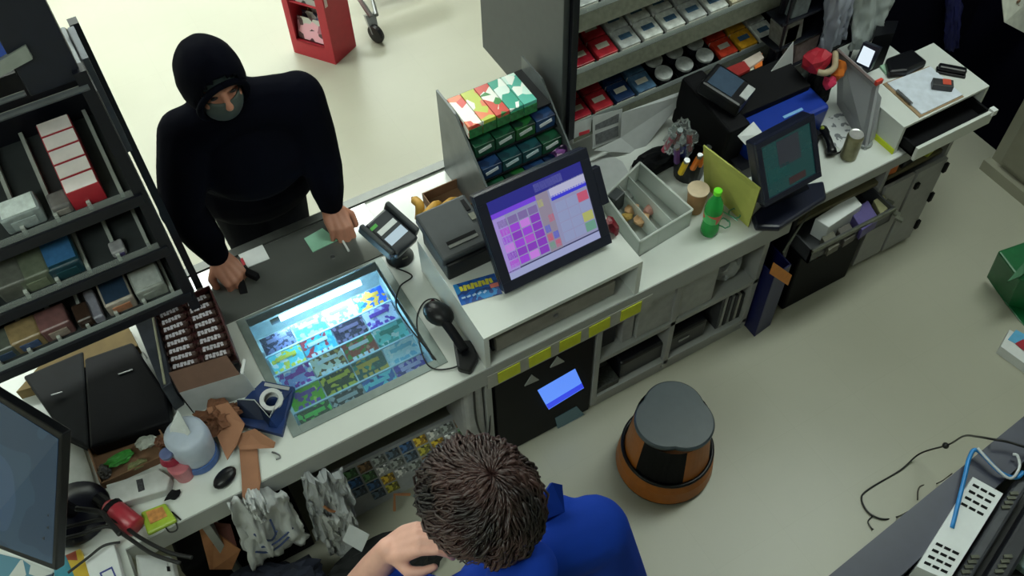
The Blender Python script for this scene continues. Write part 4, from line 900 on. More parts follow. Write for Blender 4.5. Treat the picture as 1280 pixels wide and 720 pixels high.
part(t, 'red_panel', MB().slab([(1269, 429), (1279, 424), (1300, 434), (1290, 446)], .053, .056), mat('crimson ink', (165, 30, 50), .5))

# ------------------------------------------------------------------ back desk with electrical boxes (bottom right)
t = thing('back_desk', 'dark grey desk with raised edge at the bottom right', 'desk', (1.7, .3, 0))
dk = mat('desk dark grey', (52, 55, 72), .4, var=.06)
part(t, 'edge_panel', MB().prism([P(1022, 731, .90), P(1296, 507, .90), P(1330, 530, .90), P(1110, 735, .90)], 0, .90), dk)
A_ = P(1110, 735, .90); B_ = P(1330, 530, .90)
part(t, 'deck', MB().prism([A_, B_, B_+Vector((.2, -.6, 0)), A_+Vector((0, -.5, 0))], .72, .80), mat('desk black', (10, 10, 14), .5))
o = P(1200, 660, .90)
t = thing('power_supply_box', 'white metal box with two grids of vent slots on the back desk', 'electrical box', o)
Q = [P(1146, 708, .92), P(1216, 596, .92), P(1254, 617, .92), P(1186, 726, .92)]
vs = MB().mt(mat('white metal case', (205, 210, 214), .4, var=.03)).prism(Q, .80, .92).mt(black_mt)
for band in ((.03, .30), (.68, .97)):
    for j in range(4):
        for i in range(3):
            v_ = .12+i*.26; u = band[0]+(band[1]-band[0])*(j+.3)/4
            qq = [Q[0].lerp(Q[1], a).lerp(Q[3].lerp(Q[2], a), b_)+Vector((0, 0, .0012)) for a, b_ in ((u, v_), (u, v_+.2), (u+.025, v_+.2), (u+.025, v_))]
            vs.plate(qq, .001)
part(t, 'case', vs)
for i, (sh, w__, lab) in enumerate(((.05, .05, 'grey ribbed strip right beside the white vented box'), (.13, .07, 'dark ribbed strip further right on the back desk'))):
    off = Vector((.87, -.49, 0)).normalized()
    q0 = Q[3]+off*(sh-.035); q1 = Q[2]+off*(sh-.035); q1 = q1+(q1-q0)*.25
    qq = [q0, q1, q1+off*w__, q0+off*w__]
    tt = thing('power_strip', lab, 'power strip', (q0.x, q0.y, .80))
    part(tt, 'body', MB().prism(qq, .80, .88), mat('strip grey', (64, 66, 74), .4) if i == 0 else mat('strip dark', (34, 36, 44), .4), b=.01)
    for band in (.12, .72):
        for j in range(4):
            c_ = q0.lerp(q1, band+j*.045)+off*w__*.4; c_.z = .883
            part(tt, 'vent', MB().obox(c_, (.022, .009, .006), RZ(-28)), rail_clr)
q = [P(1262, 700, .82), P(1275, 675, .82), P(1320, 690, .82), P(1310, 735, .82)]
single('keypad', MB().prism(q, .80, .83), mat('grey green keys', (105, 125, 125), .5), 'grey-green keypad corner at the bottom right of the back desk', 'keypad', b=.003)
blu = mat('blue cable', (30, 120, 190), .4); wht = mat('white cable', (190, 195, 200), .4)
single('blue_cable', MB().tube(bez([P(1190, 660, .92), P(1205, 600, .93), P(1212, 572, .93), P(1222, 563, .93), P(1250, 590, .92), P(1270, 597, .9), P(1279, 590, .9)], 8), .006, 8), blu, 'blue cable looping over the desk edge above the white vented box', 'cable', smooth=True)
single('white_cable', MB().tube(bez([P(1222, 560, .94), P(1240, 580, .93), P(1262, 598, .92), P(1274, 585, .91), P(1272, 570, .92), P(1266, 568, .92)], 8), .004, 8), wht, 'white cable curling beside the blue one on the back desk', 'cable', smooth=True)
fl = [(1185, 556, .25), (1150, 567, .05), (1125, 588, .006), (1085, 612, .006), (1077, 624, .006), (1086, 641, .006), (1104, 649, .006), (1122, 646, .006), (1135, 640, .2)]
pth = [P(1290, 562, .93), P(1262, 553, .93), P(1240, 549, .92), P(1222, 546, .80), P(1205, 545, .5)]+[P(*a) for a in fl]
t = thing('floor_cord', 'thin black cord hanging off the back desk and looping on the floor', 'cord', P(1085, 625, 0))
part(t, 'cord', MB().tube(bez(pth, 8), .0035, 6), cable_m, smooth=True)
part(t, 'ferrite', MB().ball(P(1182, 557, .25), .012), cable_m, smooth=True)
part(t, 'loose_end', MB().tube(bez([P(1092, 644, .006), P(1085, 652, .006), P(1091, 662, .006)], 6), [.0025]*12+[.006], 6), cable_m)
single('thin_wire', MB().tube(bez([P(1147, 625, .006), P(1150, 608, .006), P(1172, 604, .006), P(1190, 592, .3)], 6), .0025, 6), mat('grey wire', (70, 66, 60), .5), 'short thin wire sticking up beside the back desk edge', 'wire', smooth=True)

# ------------------------------------------------------------------ customer side
A_, B_, C_ = P(370, 66, 0), P(420, 81, 0), P(444, 59, 0); D_ = A_+C_-B_
t = thing('red_display_stand', 'red cardboard floor stand filled with magazines beyond the hooded person', 'display stand', (A_+C_)/2)
zt = 1.35
for a, b_, nm in ((B_, C_, 'side_panel'), (C_, D_, 'back_panel'), (D_, A_, 'side_panel')):
    part(t, nm, MB().plate([a, b_, b_+Vector((0, 0, zt)), a+Vector((0, 0, zt))], .012), red)
L_ = A_.lerp(B_, .10); R_ = A_.lerp(B_, .80)
def vq(a, b_, z0, z1): return [a+Vector((0, 0, z0)), b_+Vector((0, 0, z0)), b_+Vector((0, 0, z1)), a+Vector((0, 0, z1))]
part(t, 'front_frame', MB().plate(vq(A_, L_, 0, zt), .012).plate(vq(R_, B_, 0, zt), .012).plate(vq(L_, R_, 0, .10), .012), red)
inn = (D_-A_).normalized()
mc = [(150, 140, 120), (190, 120, 140), (90, 100, 140), (170, 160, 90), (210, 80, 100), (110, 110, 110)]
part(t, 'shelf', MB().prism([L_, R_, R_+inn*.2, L_+inn*.2], .09, .10), red)
k = 0
for z in (.10, .34, .58, .82):
    part(t, 'shelf', MB().prism([L_+inn*.01, R_+inn*.01, R_+inn*.2, L_+inn*.2], z-.006, z), red)
    for j in range(4):
        a = L_.lerp(R_, .02)+inn*(.02+.04*j); b_ = L_.lerp(R_, .98)+inn*(.02+.04*j); k += 1
        cn = ['grey and tan', 'pink', 'slate blue', 'olive', 'red', 'charcoal'][k % 6]
        single('magazine', MB().mt(matprint('magazine '+cn, [mc[k % 6], tuple(min(255, x+70) for x in mc[k % 6]), tuple(x//2 for x in mc[k % 6]), (215, 215, 210)], 26)).plate([a+Vector((0, 0, z)), b_+Vector((0, 0, z)), b_+inn*.02+Vector((0, 0, z+.13+.01*j)), a+inn*.02+Vector((0, 0, z+.13+.01*j))], .004), None, f'{cn} magazine, {["front", "second", "third", "rear"][j]} on the {["bottom", "second", "third", "top"][(.10, .34, .58, .82).index(z)]} shelf of the red stand', 'magazine', 'magazines in the red stand')
lt_ = MB()
for k in range(3):
    a = B_.lerp(C_, -.25+.2*k+.3); lt_.plate(vq(a, a+(C_-B_)*.11, .36+.03*k, .62), .002)
lt_.v = [v_-(D_-C_).normalized()*.0 + (B_-A_).normalized()*.003 for v_ in lt_.v]
part(t, 'white_lettering', lt_, mat('white lettering', (225, 200, 200), .5))
t = thing('shopping_cart', 'metal shopping cart with a black caster beside the red stand', 'shopping cart', P(480, 30, 0))
wc = P(470, 42, 0.05)
part(t, 'caster', MB().lathe([(.01, -.015), (.05, -.014), (.055, 0), (.05, .014), (.01, .015)], wc, RZ(20)@RYm(90), n=20), black_pl)
part(t, 'fork', MB().plate([wc+Vector((-.02, .0, 0)), wc+Vector((.02, .0, 0)), wc+Vector((.03, .04, .10)), wc+Vector((-.03, .04, .10))], .03), steel)
part(t, 'frame', MB().tube([wc+Vector((0, .03, .09)), wc+Vector((-.05, .35, .28)), wc+Vector((-.08, .5, .85))], .014, 8).tube([wc+Vector((0.03, .03, .09)), wc+Vector((.12, .35, .12)), wc+Vector((.7, .35, .14))], .012, 8), steel)
bk_ = MB()
for i in range(7): bk_.tube([wc+Vector((.02, .30+.06*i, .17)), wc+Vector((.55, .28+.06*i, .17))], .005, 6)
part(t, 'bottom_rack', bk_, steel)
for i, (dx, c_, lab) in enumerate(((.13, (70, 78, 62), 'dark olive pack on the cart lower rack'), (.27, (80, 50, 60), 'maroon pack on the cart lower rack'), (.38, (200, 140, 70), 'orange pack on the cart lower rack'), (.50, (170, 165, 120), 'cream pack on the cart lower rack'))):
    single('grocery_pack', MB().crumple(wc+Vector((dx, .33, .23)), (.07, .08, .055), .25, i+50, 3), mat(f'grocery {i}', c_, .5, var=.2), lab, 'pack')

# ------------------------------------------------------------------ left tobacco rack
LX = -.03; LY = 2.0; LB = 2.30
t = thing('tall_rack', 'black tobacco rack towering over the left end of the counter', 'display rack', (-.4, 2.2, ZC))
part(t, 'side_panel', MB().box(LX, LX+.012, LY+.03, LB, 1.02, 1.84), rack_gry)
part(t, 'post', MB().box(-.012, .012, LB-.02, LB+.01, ZC+.011, 1.86), rack_blk)
part(t, 'post', MB().box(-.05, -.02, LY-.005, LY+.03, .98, 1.93), rack_blk)
part(t, 'post', MB().box(-.9, -.875, LB-.02, LB+.01, ZC+.011, 1.86), rack_blk)
part(t, 'back_panel', MB().box(-.9, -.02, LB-.012, LB-.002, 1.0, 1.84), rack_blk)
ZR = [1.505, 1.285, 1.062]; 
for z in ZR:
    part(t, 'shelf', MB().plate([(-.9, LY+.005, z), (LX, LY+.005, z), (LX, LB-.014, z+.07), (-.9, LB-.014, z+.07)], .006), mat('rack shelf grey', (46, 50, 52), .5, var=.1))
    part(t, 'front_rail', MB().box(-.9, LX, LY-.012, LY, z-.028, z+.008), rack_blk, b=.002)
    part(t, 'clear_lip', MB().box(-.9, LX, LY-.004, LY-.001, z+.008, z+.03), clear)
    for k in range(10): part(t, 'divider', MB().plate([(-.07-.085*k, LY+.01, z+.004), (-.07-.085*k, LB-.02, z+.07), (-.07-.085*k, LB-.02, z+.10), (-.07-.085*k, LY+.01, z+.03)], .010), mat('divider grey', (165, 170, 165), .35))
part(t, 'top_rail', MB().tube([(-.9, LY-.003, 1.885), (LX, LY-.003, 1.885)], .009, 8).tube([(-.9, LY-.003, 1.925), (-.16, LY-.003, 1.925)], .007, 8), mat('rail dull metal', (96, 100, 106), .35, .5))
part(t, 'top_rail', MB().tube([(LX, LY, 1.885), (LX, LB, 1.84)], .009, 8), mat('rail dull metal', (96, 100, 106), .35, .5))
part(t, 'header_box', MB().box(-.155, -.032, LY+.01, LY+.14, 1.90, 2.7), mat('header navy', (20, 24, 38), .5, var=.1), b=.004)
part(t, 'top_board', MB().box(-.9, -.16, LY+.03, LB, 1.95, 1.96), rack_blk)
part(t, 'bracket', MB().box(-.018, -.003, LY+.12, LB-.04, 1.55, 1.87), mat('bracket grey', (80, 86, 96), .4, .3))
single('blue_poster', MB().mt(mat('poster blue', (30, 70, 165), .5, var=.1)).plate([PY(-40, 40, 2.06), PY(30, -12, 2.06), PY(44, 50, 2.02), PY(-30, 90, 2.02)], .01).mt(mat('poster yellow', (190, 150, 70), .5)).plate([PY(18, 38, 2.035), PY(27, 34, 2.035), PY(30, 50, 2.028), PY(22, 54, 2.028)], .004), None, 'blue poster panel with a yellow figure on top of the left rack', 'poster')
single('grey_ledge_box', MB().plate([PY(-40, 100, 2.0), PY(32, 57, 2.0), PY(41, 74, 1.99), PY(-40, 118, 1.99)], .05), mat('ledge grey', (128, 134, 128), .5), 'grey long carton below the blue poster', 'carton')
GLARE = mat('painted glare white', (248, 238, 238), .2, var=.05)  # ceiling-light glare on the carton tops, painted as near-white
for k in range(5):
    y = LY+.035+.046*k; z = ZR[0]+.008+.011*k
    tt = thing('red_carton', f'red carton with ceiling glare painted on its top, {["front", "second", "third", "fourth", "rear"][k]} in its column on the left rack', 'carton', (-.15, y, z), 'red cartons with painted glare on the left rack')
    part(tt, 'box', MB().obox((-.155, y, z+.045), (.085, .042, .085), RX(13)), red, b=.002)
    part(tt, 'glare_top', MB().obox(Vector((-.155, y, z+.045))+RX(13)@Vector((0, 0, .0435)), (.080, .040, .003), RX(13)), GLARE)
def litem(px_, py_, z, w__, h__, d__, c_, lab, nm='tobacco_pouch', c2=None, front=None):
    p = PY(px_, py_, LY+.04); x = p.x
    tt = thing(nm, lab, nm.split('_')[-1], (x, LY+.04, z+.008), 'goods on the left rack')
    n_ = max(1, int(.2/d__)) if d__ < .1 else 1
    R = RX(13); cc = Vector((x, LY+.018+d__/2, z+.012+h__/2))
    part(tt, 'pack', MB().obox(cc, (w__, d__, h__), R), mat(lab[:40], c_, .3, var=.25, scale=40), b=.006)
    if c2: part(tt, 'label', MB().obox(cc+R@Vector((0, -d__/2-.001, -.004)), (w__*.62, .002, h__*.5), R), mat(lab[:38]+' b', c2, .4, var=.2, scale=60))
    if front: part(tt, 'top_label', MB().obox(cc+R@Vector((0, 0, h__/2+.001)), (w__*.86, d__*.8, .002), R), mat(lab[:38]+' c', front, .4, var=.15, scale=60))
litem(27, 268, ZR[0], .10, .07, .06, (140, 150, 152), 'silver box with bright white top at the left of the rack upper row', 'silver_box', (160, 170, 172), (225, 235, 235))
litem(80, 262, ZR[0], .05, .045, .05, (120, 118, 118), 'small silver pack left of the red cartons', 'silver_pack', (150, 145, 140))
litem(13, 352, ZR[1], .08, .08, .12, (96, 98, 92), 'grey pouch at the far left of the middle row')
litem(44, 345, ZR[1], .085, .08, .14, (100, 108, 92), 'grey-green box left of the teal one', 'green_box', (120, 128, 108))
litem(80, 330, ZR[1], .09, .075, .15, (28, 62, 76), 'teal and blue box with a white label, middle row', 'teal_box', (30, 70, 80), (60, 110, 160))
litem(148, 312, ZR[1], .04, .03, .04, (160, 160, 165), 'tiny white pack at the right end of the middle row', 'white_pack', (90, 80, 130))
litem(13, 448, ZR[2], .075, .07, .07, (92, 98, 90), 'grey-green pouch at the far left of the bottom row', c2=(60, 80, 110))
litem(42, 432, ZR[2], .085, .075, .07, (150, 128, 92), 'tan pouch with a blue mark, bottom row', c2=(70, 90, 130))
litem(76, 415, ZR[2], .085, .075, .07, (120, 84, 84), 'pinkish brown pouch beside the tan one, bottom row', c2=(165, 150, 140))
litem(110, 403, ZR[2], .045, .05, .06, (60, 44, 36), 'dark pack with a glowing orange front, bottom row', 'orange_pack', (215, 110, 50))  # the front is only coloured orange
litem(122, 392, ZR[2], .03, .04, .1, (150, 150, 165), 'thin pale pack between the orange and white packs', 'pale_pack')
litem(152, 380, ZR[2], .085, .07, .09, (170, 160, 150), 'cream pouch with dark blue top, bottom row', c2=(190, 130, 100), front=(40, 60, 84))
litem(190, 363, ZR[2], .09, .07, .08, (150, 155, 150), 'light grey box at the right end of the bottom row', 'grey_box', (168, 170, 160), (185, 190, 188))
for i, (px_, py_) in enumerate(((100, 385), (88, 372), (128, 345))):
    p = PY(px_, py_, LY+.16)
    single('tobacco_pouch', MB().obox((p.x, LY+.17, ZR[2]+.09), (.075, .05, .07), RX(13)), [mat('ochre pouch', (180, 120, 60), .4, var=.4, scale=40), mat('dark plum pouch', (48, 34, 44), .4), mat('slate pouch', (50, 66, 84), .4, var=.4, scale=50)][i], ['ochre and white pouch at the back of the bottom row', 'dark plum pouch at the back of the bottom row', 'slate pouch at the back of the bottom row'][i], 'pouch', 'goods on the left rack', b=.006)

# ------------------------------------------------------------------ left counter clutter
single('cardboard_tray', MB().slab([(20, 490), (60, 445), (158, 405), (172, 432), (60, 478)], ZC, ZC+.045), mat('tray tan', (120, 100, 62), .8), 'tan cardboard tray at the back under the left rack', 'cardboard tray')
t = thing('equipment_case', 'large glossy black case lying under the left rack', 'case', P(120, 500, ZC))
cm = mat('case black', (5, 6, 14), .6, var=.2, spec=.2)
part(t, 'left_half', MB().slab([(28, 470), (104, 438), (112, 560), (80, 545)], ZC, ZC+.05), mat('case black green', (8, 12, 18), .6, var=.3, spec=.2), b=.008)
part(t, 'right_half', MB().slab([(105, 448), (165, 427), (208, 492), (212, 527), (112, 560)], ZC, ZC+.06), cm, b=.008)
for (a, b_) in (((64, 494), (78, 490)), ((148, 468), (166, 462)), ((178, 440), (184, 448))): part(t, 'latch', MB().tube([P(*a, ZC+.062), P(*b_, ZC+.062)], .0025, 6), steel)
t = thing('metal_holder', 'grey metal holder standing left of the candy bar box', 'holder', P(192, 440, ZC))
part(t, 'panel', MB().slab([(166, 398), (192, 388), (214, 478), (202, 486)], ZC, ZC+.14), mat('holder grey', (66, 70, 80), .3, .4, var=.2), b=.003)
part(t, 'edge', MB().tube([P(190, 390, ZC+.145), P(206, 480, ZC+.145)], .004, 6), mat('edge cream', (150, 150, 130), .4))
# candy bars
KQ = [P(194, 394, ZC+.13), P(264, 362, ZC+.13), P(297, 447, ZC+.09), P(212, 470, ZC+.09)]
t = thing('candy_box', 'open dark red display box of candy bars beside the ticket display', 'candy box', P(245, 430, ZC))
cbm = mat('candy box maroon', (70, 30, 32), .5, var=.2)
g = MB(); base = [Vector((p.x, p.y, ZC)) for p in KQ]; g.plate([p-Vector((0, 0, .012)) for p in KQ], .02); part(t, 'tray', g, cbm)
for i, nm in ((0, 'back_wall'), (1, 'side_wall'), (3, 'side_wall')):
    a, b_ = KQ[i], KQ[(i+1) % 4]; part(t, nm, MB().plate([Vector((a.x, a.y, ZC)), Vector((b_.x, b_.y, ZC)), b_+Vector((0, 0, .02)), a+Vector((0, 0, .02))], .004), cbm)
bars = [mat('bar brown', (58, 38, 34), .35, var=.2), mat('bar wrapper text', (190, 186, 196), .35), mat('bar blue', (60, 60, 130), .4)]
for c in range(2):
    for r in range(8):
        u0, u1 = (.04, .48) if c == 0 else (.52, .97); v0 = .03+r*.118; v1 = v0+.105
        qq = [KQ[0].lerp(KQ[1], a).lerp(KQ[3].lerp(KQ[2], a), b_) for a, b_ in ((u0, v0), (u1, v0), (u1, v1), (u0, v1))]
        cc = sum(qq, Vector())/4; tt = thing('candy_bar', f'brown wrapped candy bar, {ordw[r]} from the back in the {["left", "right"][c]} column of the candy box', 'candy bar', cc, 'candy bars in the maroon box')
        g = MB(); L0 = (qq[0]+qq[3])/2; L1 = (qq[1]+qq[2])/2; hw = (qq[0]-qq[3]).length*.46
        g.tube([L0, L0.lerp(L1, .04), L0.lerp(L1, .08), L0.lerp(L1, .92), L0.lerp(L1, .96), L1], [hw*.9, hw*.6, hw, hw, hw*.6, hw*.9], 8)
        part(tt, 'wrapper', g, bars[0])
        g = MB(); dx = (L1-L0)
        for k in range(6):
            c0 = L0+dx*(.15+.12*k)+Vector((0, 0, hw*.9)); g.obox(c0, (dx.length*.09, hw*(1.2 if k % 2 else 1.5), .002), RZ(math.degrees(math.atan2(dx.y, dx.x))+(10 if k % 2 else -8)))
        part(tt, 'lettering', g, bars[1])
t = thing('open_carton', 'open carton with brown inside and white flap in front of the candy bars', 'carton', P(265, 480, ZC))
part(t, 'flap', MB().plate([P(211, 466, ZC+.14), P(283, 444, ZC+.14), P(300, 468, ZC+.11), P(224, 491, ZC+.11)], .004), card_dk)
part(t, 'front', MB().plate([P(224, 491, ZC+.11), P(304, 467, ZC+.11), P(322, 492, ZC+.0), P(243, 516, ZC+.0)], .004), paper_g)
part(t, 'side', MB().plate([P(211, 466, ZC+.14), P(224, 491, ZC+.11), P(243, 516, ZC), P(224, 490, ZC)], .004), black_mt)
part(t, 'corner_flap', MB().plate([P(300, 466, ZC+.12), P(304, 448, ZC+.13), P(307, 449, ZC+.13), P(304, 468, ZC+.12)], .003), paper)
t = thing('blue_carton', 'open navy blue carton with a roll of white tape inside', 'carton', P(330, 510, ZC))
nb = mat('navy carton', (18, 46, 100), .5, var=.15)
part(t, 'base', MB().slab([(328, 476), (368, 484), (352, 543), (302, 530), (296, 508)], ZC, ZC+.02), nb)
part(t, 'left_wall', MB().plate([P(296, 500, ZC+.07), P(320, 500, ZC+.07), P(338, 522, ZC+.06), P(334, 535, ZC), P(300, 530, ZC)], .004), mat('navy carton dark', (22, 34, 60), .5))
part(t, 'white_rim', MB().tube([P(298, 499, ZC+.072), P(318, 500, ZC+.072), P(337, 522, ZC+.062), P(352, 490, ZC+.06)], .002, 6), mat('rim white', (165, 170, 175), .5))
part(t, 'side_wall', MB().plate([P(338, 522, ZC+.06), P(366, 486, ZC+.06), P(352, 543, ZC), P(336, 540, ZC)], .004), nb)
part(t, 'pale_label', MB().slab([(331, 478), (362, 484), (361, 488), (330, 482)], ZC+.021, ZC+.023), paper_g)
o = P(338, 497, ZC+.06)
ring = MB().lathe([(.022, 0), (.036, 0), (.037, .004), (.037, .04), (.036, .044), (.023, .044), (.022, .04)], o-Vector((0, 0, .035)), RX(15))
ring.f = [f_ for i, f_ in enumerate(ring.f) if len(f_) == 4]; ring.m = ring.m[:len(ring.f)]
o_ = single('tape_roll', ring, mat('white tape', (195, 198, 200), .5), 'roll of white tape standing in the navy carton', 'tape roll')
# brown paper
t = thing('crumpled_brown_paper', 'crumpled brown paper wrapping with a strip hanging over the counter edge', 'wrapping paper', P(300, 550, ZC))
part(t, 'crumple', MB().crumple(P(272, 522, ZC+.05), (.06, .06, .04), .5, 61, 4), mat('kraft dark', (110, 70, 48), .8, var=.2))
kp2 = mat('kraft light', (152, 106, 80), .8, var=.12, scale=12)
part(t, 'fold', MB().plate([P(258, 510, ZC+.08), P(285, 503, ZC+.09), P(306, 530, ZC+.06), P(296, 556, ZC+.04), P(284, 575, ZC+.03), P(274, 552, ZC+.05)], .004), kp2)
part(t, 'fold', MB().plate([P(292, 545, ZC+.03), P(318, 536, ZC+.05), P(344, 553, ZC+.03), P(342, 560, ZC+.02), P(300, 562, ZC+.02)], .004), kp2)
part(t, 'strip', MB().plate([P(299, 560, ZC+.01), P(321, 557, ZC+.01), P(326, 600, ZC+.008), P(324, 616, ZC+.002), P(303, 625, ZC+.002), P(302, 600, ZC+.008)], .003), kp2)
single('silver_clip', MB().tube(bez([P(340, 565, ZC+.004), P(348, 568, ZC+.006), P(350, 572, ZC+.004), P(345, 574, ZC+.004)], 5), .003, 6), steel, 'small silver clip on the counter right of the brown paper', 'clip', smooth=True)
# white roll with blue base
o = P(243, 562, ZC+.05); o.z = ZC
t = thing('white_tub', 'white plastic tub with a blue base behind the pink cup', 'tub', o)
part(t, 'body', MB().lathe([(.058, .03), (.062, .05), (.066, .11), (.062, .150), (.052, .160), (.02, .162)], o, RX(0)), mat('tub white', (172, 182, 200), .4, var=.05), smooth=True)
part(t, 'blue_base', MB().lathe([(.062, 0), (.066, .01), (.063, .035), (.05, .036)], o), mat('tub blue', (66, 98, 160), .4))
part(t, 'torn_film', MB().plate([P(212, 535, ZC+.17), P(222, 512, ZC+.19), P(238, 540, ZC+.17), P(216, 570, ZC+.12)], .003), mat('film white', (190, 195, 195), .4))
o = P(229, 590, ZC+.02); o.z = ZC
t = thing('pink_cup', 'pink lidded cup with a red top beside the white tub', 'cup', o)
part(t, 'cup', MB().lathe([(.028, 0), (.034, .07), (.03, .075)], o), mat('cup pink', (190, 110, 120), .35))
part(t, 'lid', MB().lathe([(.03, .075), (.034, .08), (.028, .10), (.02, .105)], o+Vector((-.01, .015, 0)), RX(-8)), mat('lid red', (150, 32, 60), .35))
part(t, 'cap', MB().lathe([(.019, 0), (.02, .012), (.012, .014)], P(209, 569, ZC+.13)), mat('cap blue white', (90, 100, 140), .35))
single('black_mouse', MB().ball(P(281, 597, ZC+.018), (.042, .026, .018), RZ(25)), black_pl, 'small rounded black computer mouse left of the brown paper strip', 'computer mouse', smooth=True)
# litter tray
t = thing('litter_tray', 'shallow brown tray of crumpled wrappers in front of the black case', 'tray', P(160, 570, ZC))
part(t, 'tray', shell([P(110, 562, ZC+.03)[:2], P(198, 532, ZC+.03)[:2], P(214, 566, ZC+.03)[:2], P(126, 606, ZC+.03)[:2]], ZC, ZC+.035, .004), card_br)
for i, (a, b_, r, c_, lab) in enumerate(((150, 573, (.045, .02, .015), (60, 150, 60), 'green wrapper in the litter tray'), (182, 553, (.035, .025, .015), (170, 175, 168), 'white crumpled paper in the litter tray'), (130, 590, (.02, .025, .015), (50, 48, 48), 'dark scrap in the litter tray'), (172, 580, (.03, .014, .012), (120, 125, 80), 'olive wrapper in the litter tray'), (200, 553, (.018, .02, .012), (110, 70, 50), 'brown scrap at the right end of the litter tray'))):
    single('wrapper', MB().crumple(P(a, b_, ZC+.03), r, .4, 70+i, 3, floor=ZC+.005), mat(f'litter {i}', c_, .5, var=.25, scale=60), lab, 'wrapper')
t = thing('white_carton_box', 'long white carton with small black print in front of the litter tray', 'carton', P(170, 608, ZC))
q = [(132, 606), (198, 586), (213, 596), (208, 612), (140, 632)]
part(t, 'box', MB().slab(q, ZC, ZC+.04), mat('carton white', (186, 188, 188), .6), b=.004)
part(t, 'print', MB().slab([(170, 600), (178, 598), (181, 612), (173, 615)], ZC+.04, ZC+.0415), mat('black print', (50, 50, 55), .6, var=.8, scale=200))
q0, q1 = P(122, 622, ZC+.03), P(170, 660, ZC+.03)
t = thing('red_bottle', 'red bottle with a black cap lying at the left counter edge', 'bottle', P(145, 642, ZC))
part(t, 'bottle', MB().tube([q0.lerp(q1, .22), q0.lerp(q1, .3), q0.lerp(q1, .45), q0.lerp(q1, .97), q1], [.014, .026, .034, .034, .025], 14), mat('bottle red', (165, 48, 62), .35), smooth=True)
part(t, 'cap', MB().tube([q0, q0.lerp(q1, .25)], .02, 12), black_pl)
part(t, 'black_band', MB().tube([q0.lerp(q1, .36), q0.lerp(q1, .46)], .0355, 14), black_mt)
t = thing('green_packet', 'yellow-green packet with orange patch beside the red bottle', 'packet', P(197, 648, ZC))
part(t, 'packet', MB().slab([(175, 640), (206, 628), (221, 650), (184, 668)], ZC, ZC+.018), mat('packet lime', (150, 175, 55), .4, var=.15), b=.006)
part(t, 'orange_patch', MB().slab([(182, 640), (203, 633), (209, 645), (188, 655)], ZC+.018, ZC+.020), mat('packet orange', (190, 130, 70), .5, var=.3, scale=60))
single('key_bunch', MB().crumple(P(216, 618, ZC+.01), (.022, .016, .01), .6, 81, 2), black_mt, 'small black key bunch right of the white carton', 'keys')
single('dark_wire', MB().tube(bez([P(205, 655, ZC+.004), P(212, 665, ZC+.004), P(222, 660, ZC+.004), P(214, 640, ZC+.004), P(226, 650, ZC+.004)], 6), .0025, 6), cable_m, 'thin dark curled wire at the front counter edge', 'wire', smooth=True)

# monitor at the far left
TR, BR = P(78, 543, 1.24), P(70, 714, .86); TL, BL = P(3, 497, 1.24), P(3, 688, .86)
TL = TR+(TL-TR)*1.5; BL = BR+(BL-BR)*1.5
t = thing('left_monitor', 'dark computer monitor on a round black base at the left edge', 'monitor', P(100, 640, ZC))
part(t, 'housing', MB().plate([TL, TR, BR, BL], .03), black_pl, b=.004)
nn = (TR-TL).cross(BL-TL).normalized(); nn = nn if nn.dot(CAM-TL) > 0 else -nn
ins = [TL.lerp(BR, .035), TR.lerp(BL, .04), BR.lerp(TL, .04), BL.lerp(TR, .035)]
sm = matprint('left screen', [(34, 50, 68), (38, 56, 74), (44, 62, 84), (36, 54, 70)], 3, .2, kind='noise', emit=.55)
part(t, 'screen', MB().plate([a+nn*.002 for a in ins], .002), sm)
mk = MB()
for (u, v_, s_) in ((.50, .25, .05), (.58, .3, .06), (.55, .4, .05), (.64, .22, .04), (.88, .38, .03), (.9, .5, .03), (.88, .62, .04), (.9, .72, .03), (.85, .82, .03)):
    c_ = ins[0].lerp(ins[1], u).lerp(ins[3].lerp(ins[2], u), v_)+nn*.003; ux_ = (TR-TL).normalized(); uy_ = nn.cross(ux_)
    for k in range(3): mk.plate([c_+ux_*s_*a*.35+uy_*(b_*.010+.018*k) for a, b_ in ((-1, 0), (1, 0), (1, 1), (-1, 1))], .0008)
part(t, 'screen_marks', mk, mat('dark pixels', (20, 28, 44), .3))
bc = P(92, 640, ZC+.02); bc.z = ZC
part(t, 'base', MB().lathe([(.10, 0), (.105, .008), (.10, .018), (.03, .03)], bc, n=36), mat('base black', (16, 18, 34), .3), smooth=True)
part(t, 'neck', MB().tube([bc+Vector((0, 0, .02)), bc+Vector((-.02, .0, .12)), (TR+TL+BR+BL)/4-nn*.03], .022, 12), black_pl)
single('white_mat', MB().slab([(60, 560), (78, 545), (90, 542), (103, 556), (113, 585), (122, 615), (136, 650), (126, 664), (60, 668)], ZC, ZC+.006), mat('white desk mat', (178, 182, 180), .4), 'white rounded mat under the monitor base', 'mat', b=.002)
for i, (pts, r, lab) in enumerate((([(60, 665), (100, 655), (140, 650), (175, 672), (210, 690), (240, 697)], .006, 'upper thick black cable over the left counter corner'), ([(60, 678), (100, 668), (135, 658), (160, 672), (190, 692), (225, 704)], .006, 'lower thick black cable over the left counter corner'), ([(85, 716), (110, 697), (130, 682), (150, 678)], .004, 'thin black cable curving down to the yellow pack'), ([(95, 636), (125, 640), (135, 650), (150, 668)], .008, 'short black cable from the monitor base'))):
    single('desk_cable', MB().tube(bez([P(a, b_, ZC+.05+.012*i) for a, b_ in pts]), r, 8), cable_m, lab, 'cable', smooth=True)
t = thing('white_device', 'white desktop device with rounded corners below the left counter corner', 'device', P(190, 705, .72))
part(t, 'body', MB().slab([(168, 692), (214, 694), (224, 740), (175, 745)], ZC, ZC+.05), mat('device white', (170, 172, 172), .4), b=.008)
part(t, 'grey_panel', MB().slab([(173, 697), (208, 699), (215, 738), (180, 740)], ZC+.05, ZC+.052), paper_g)
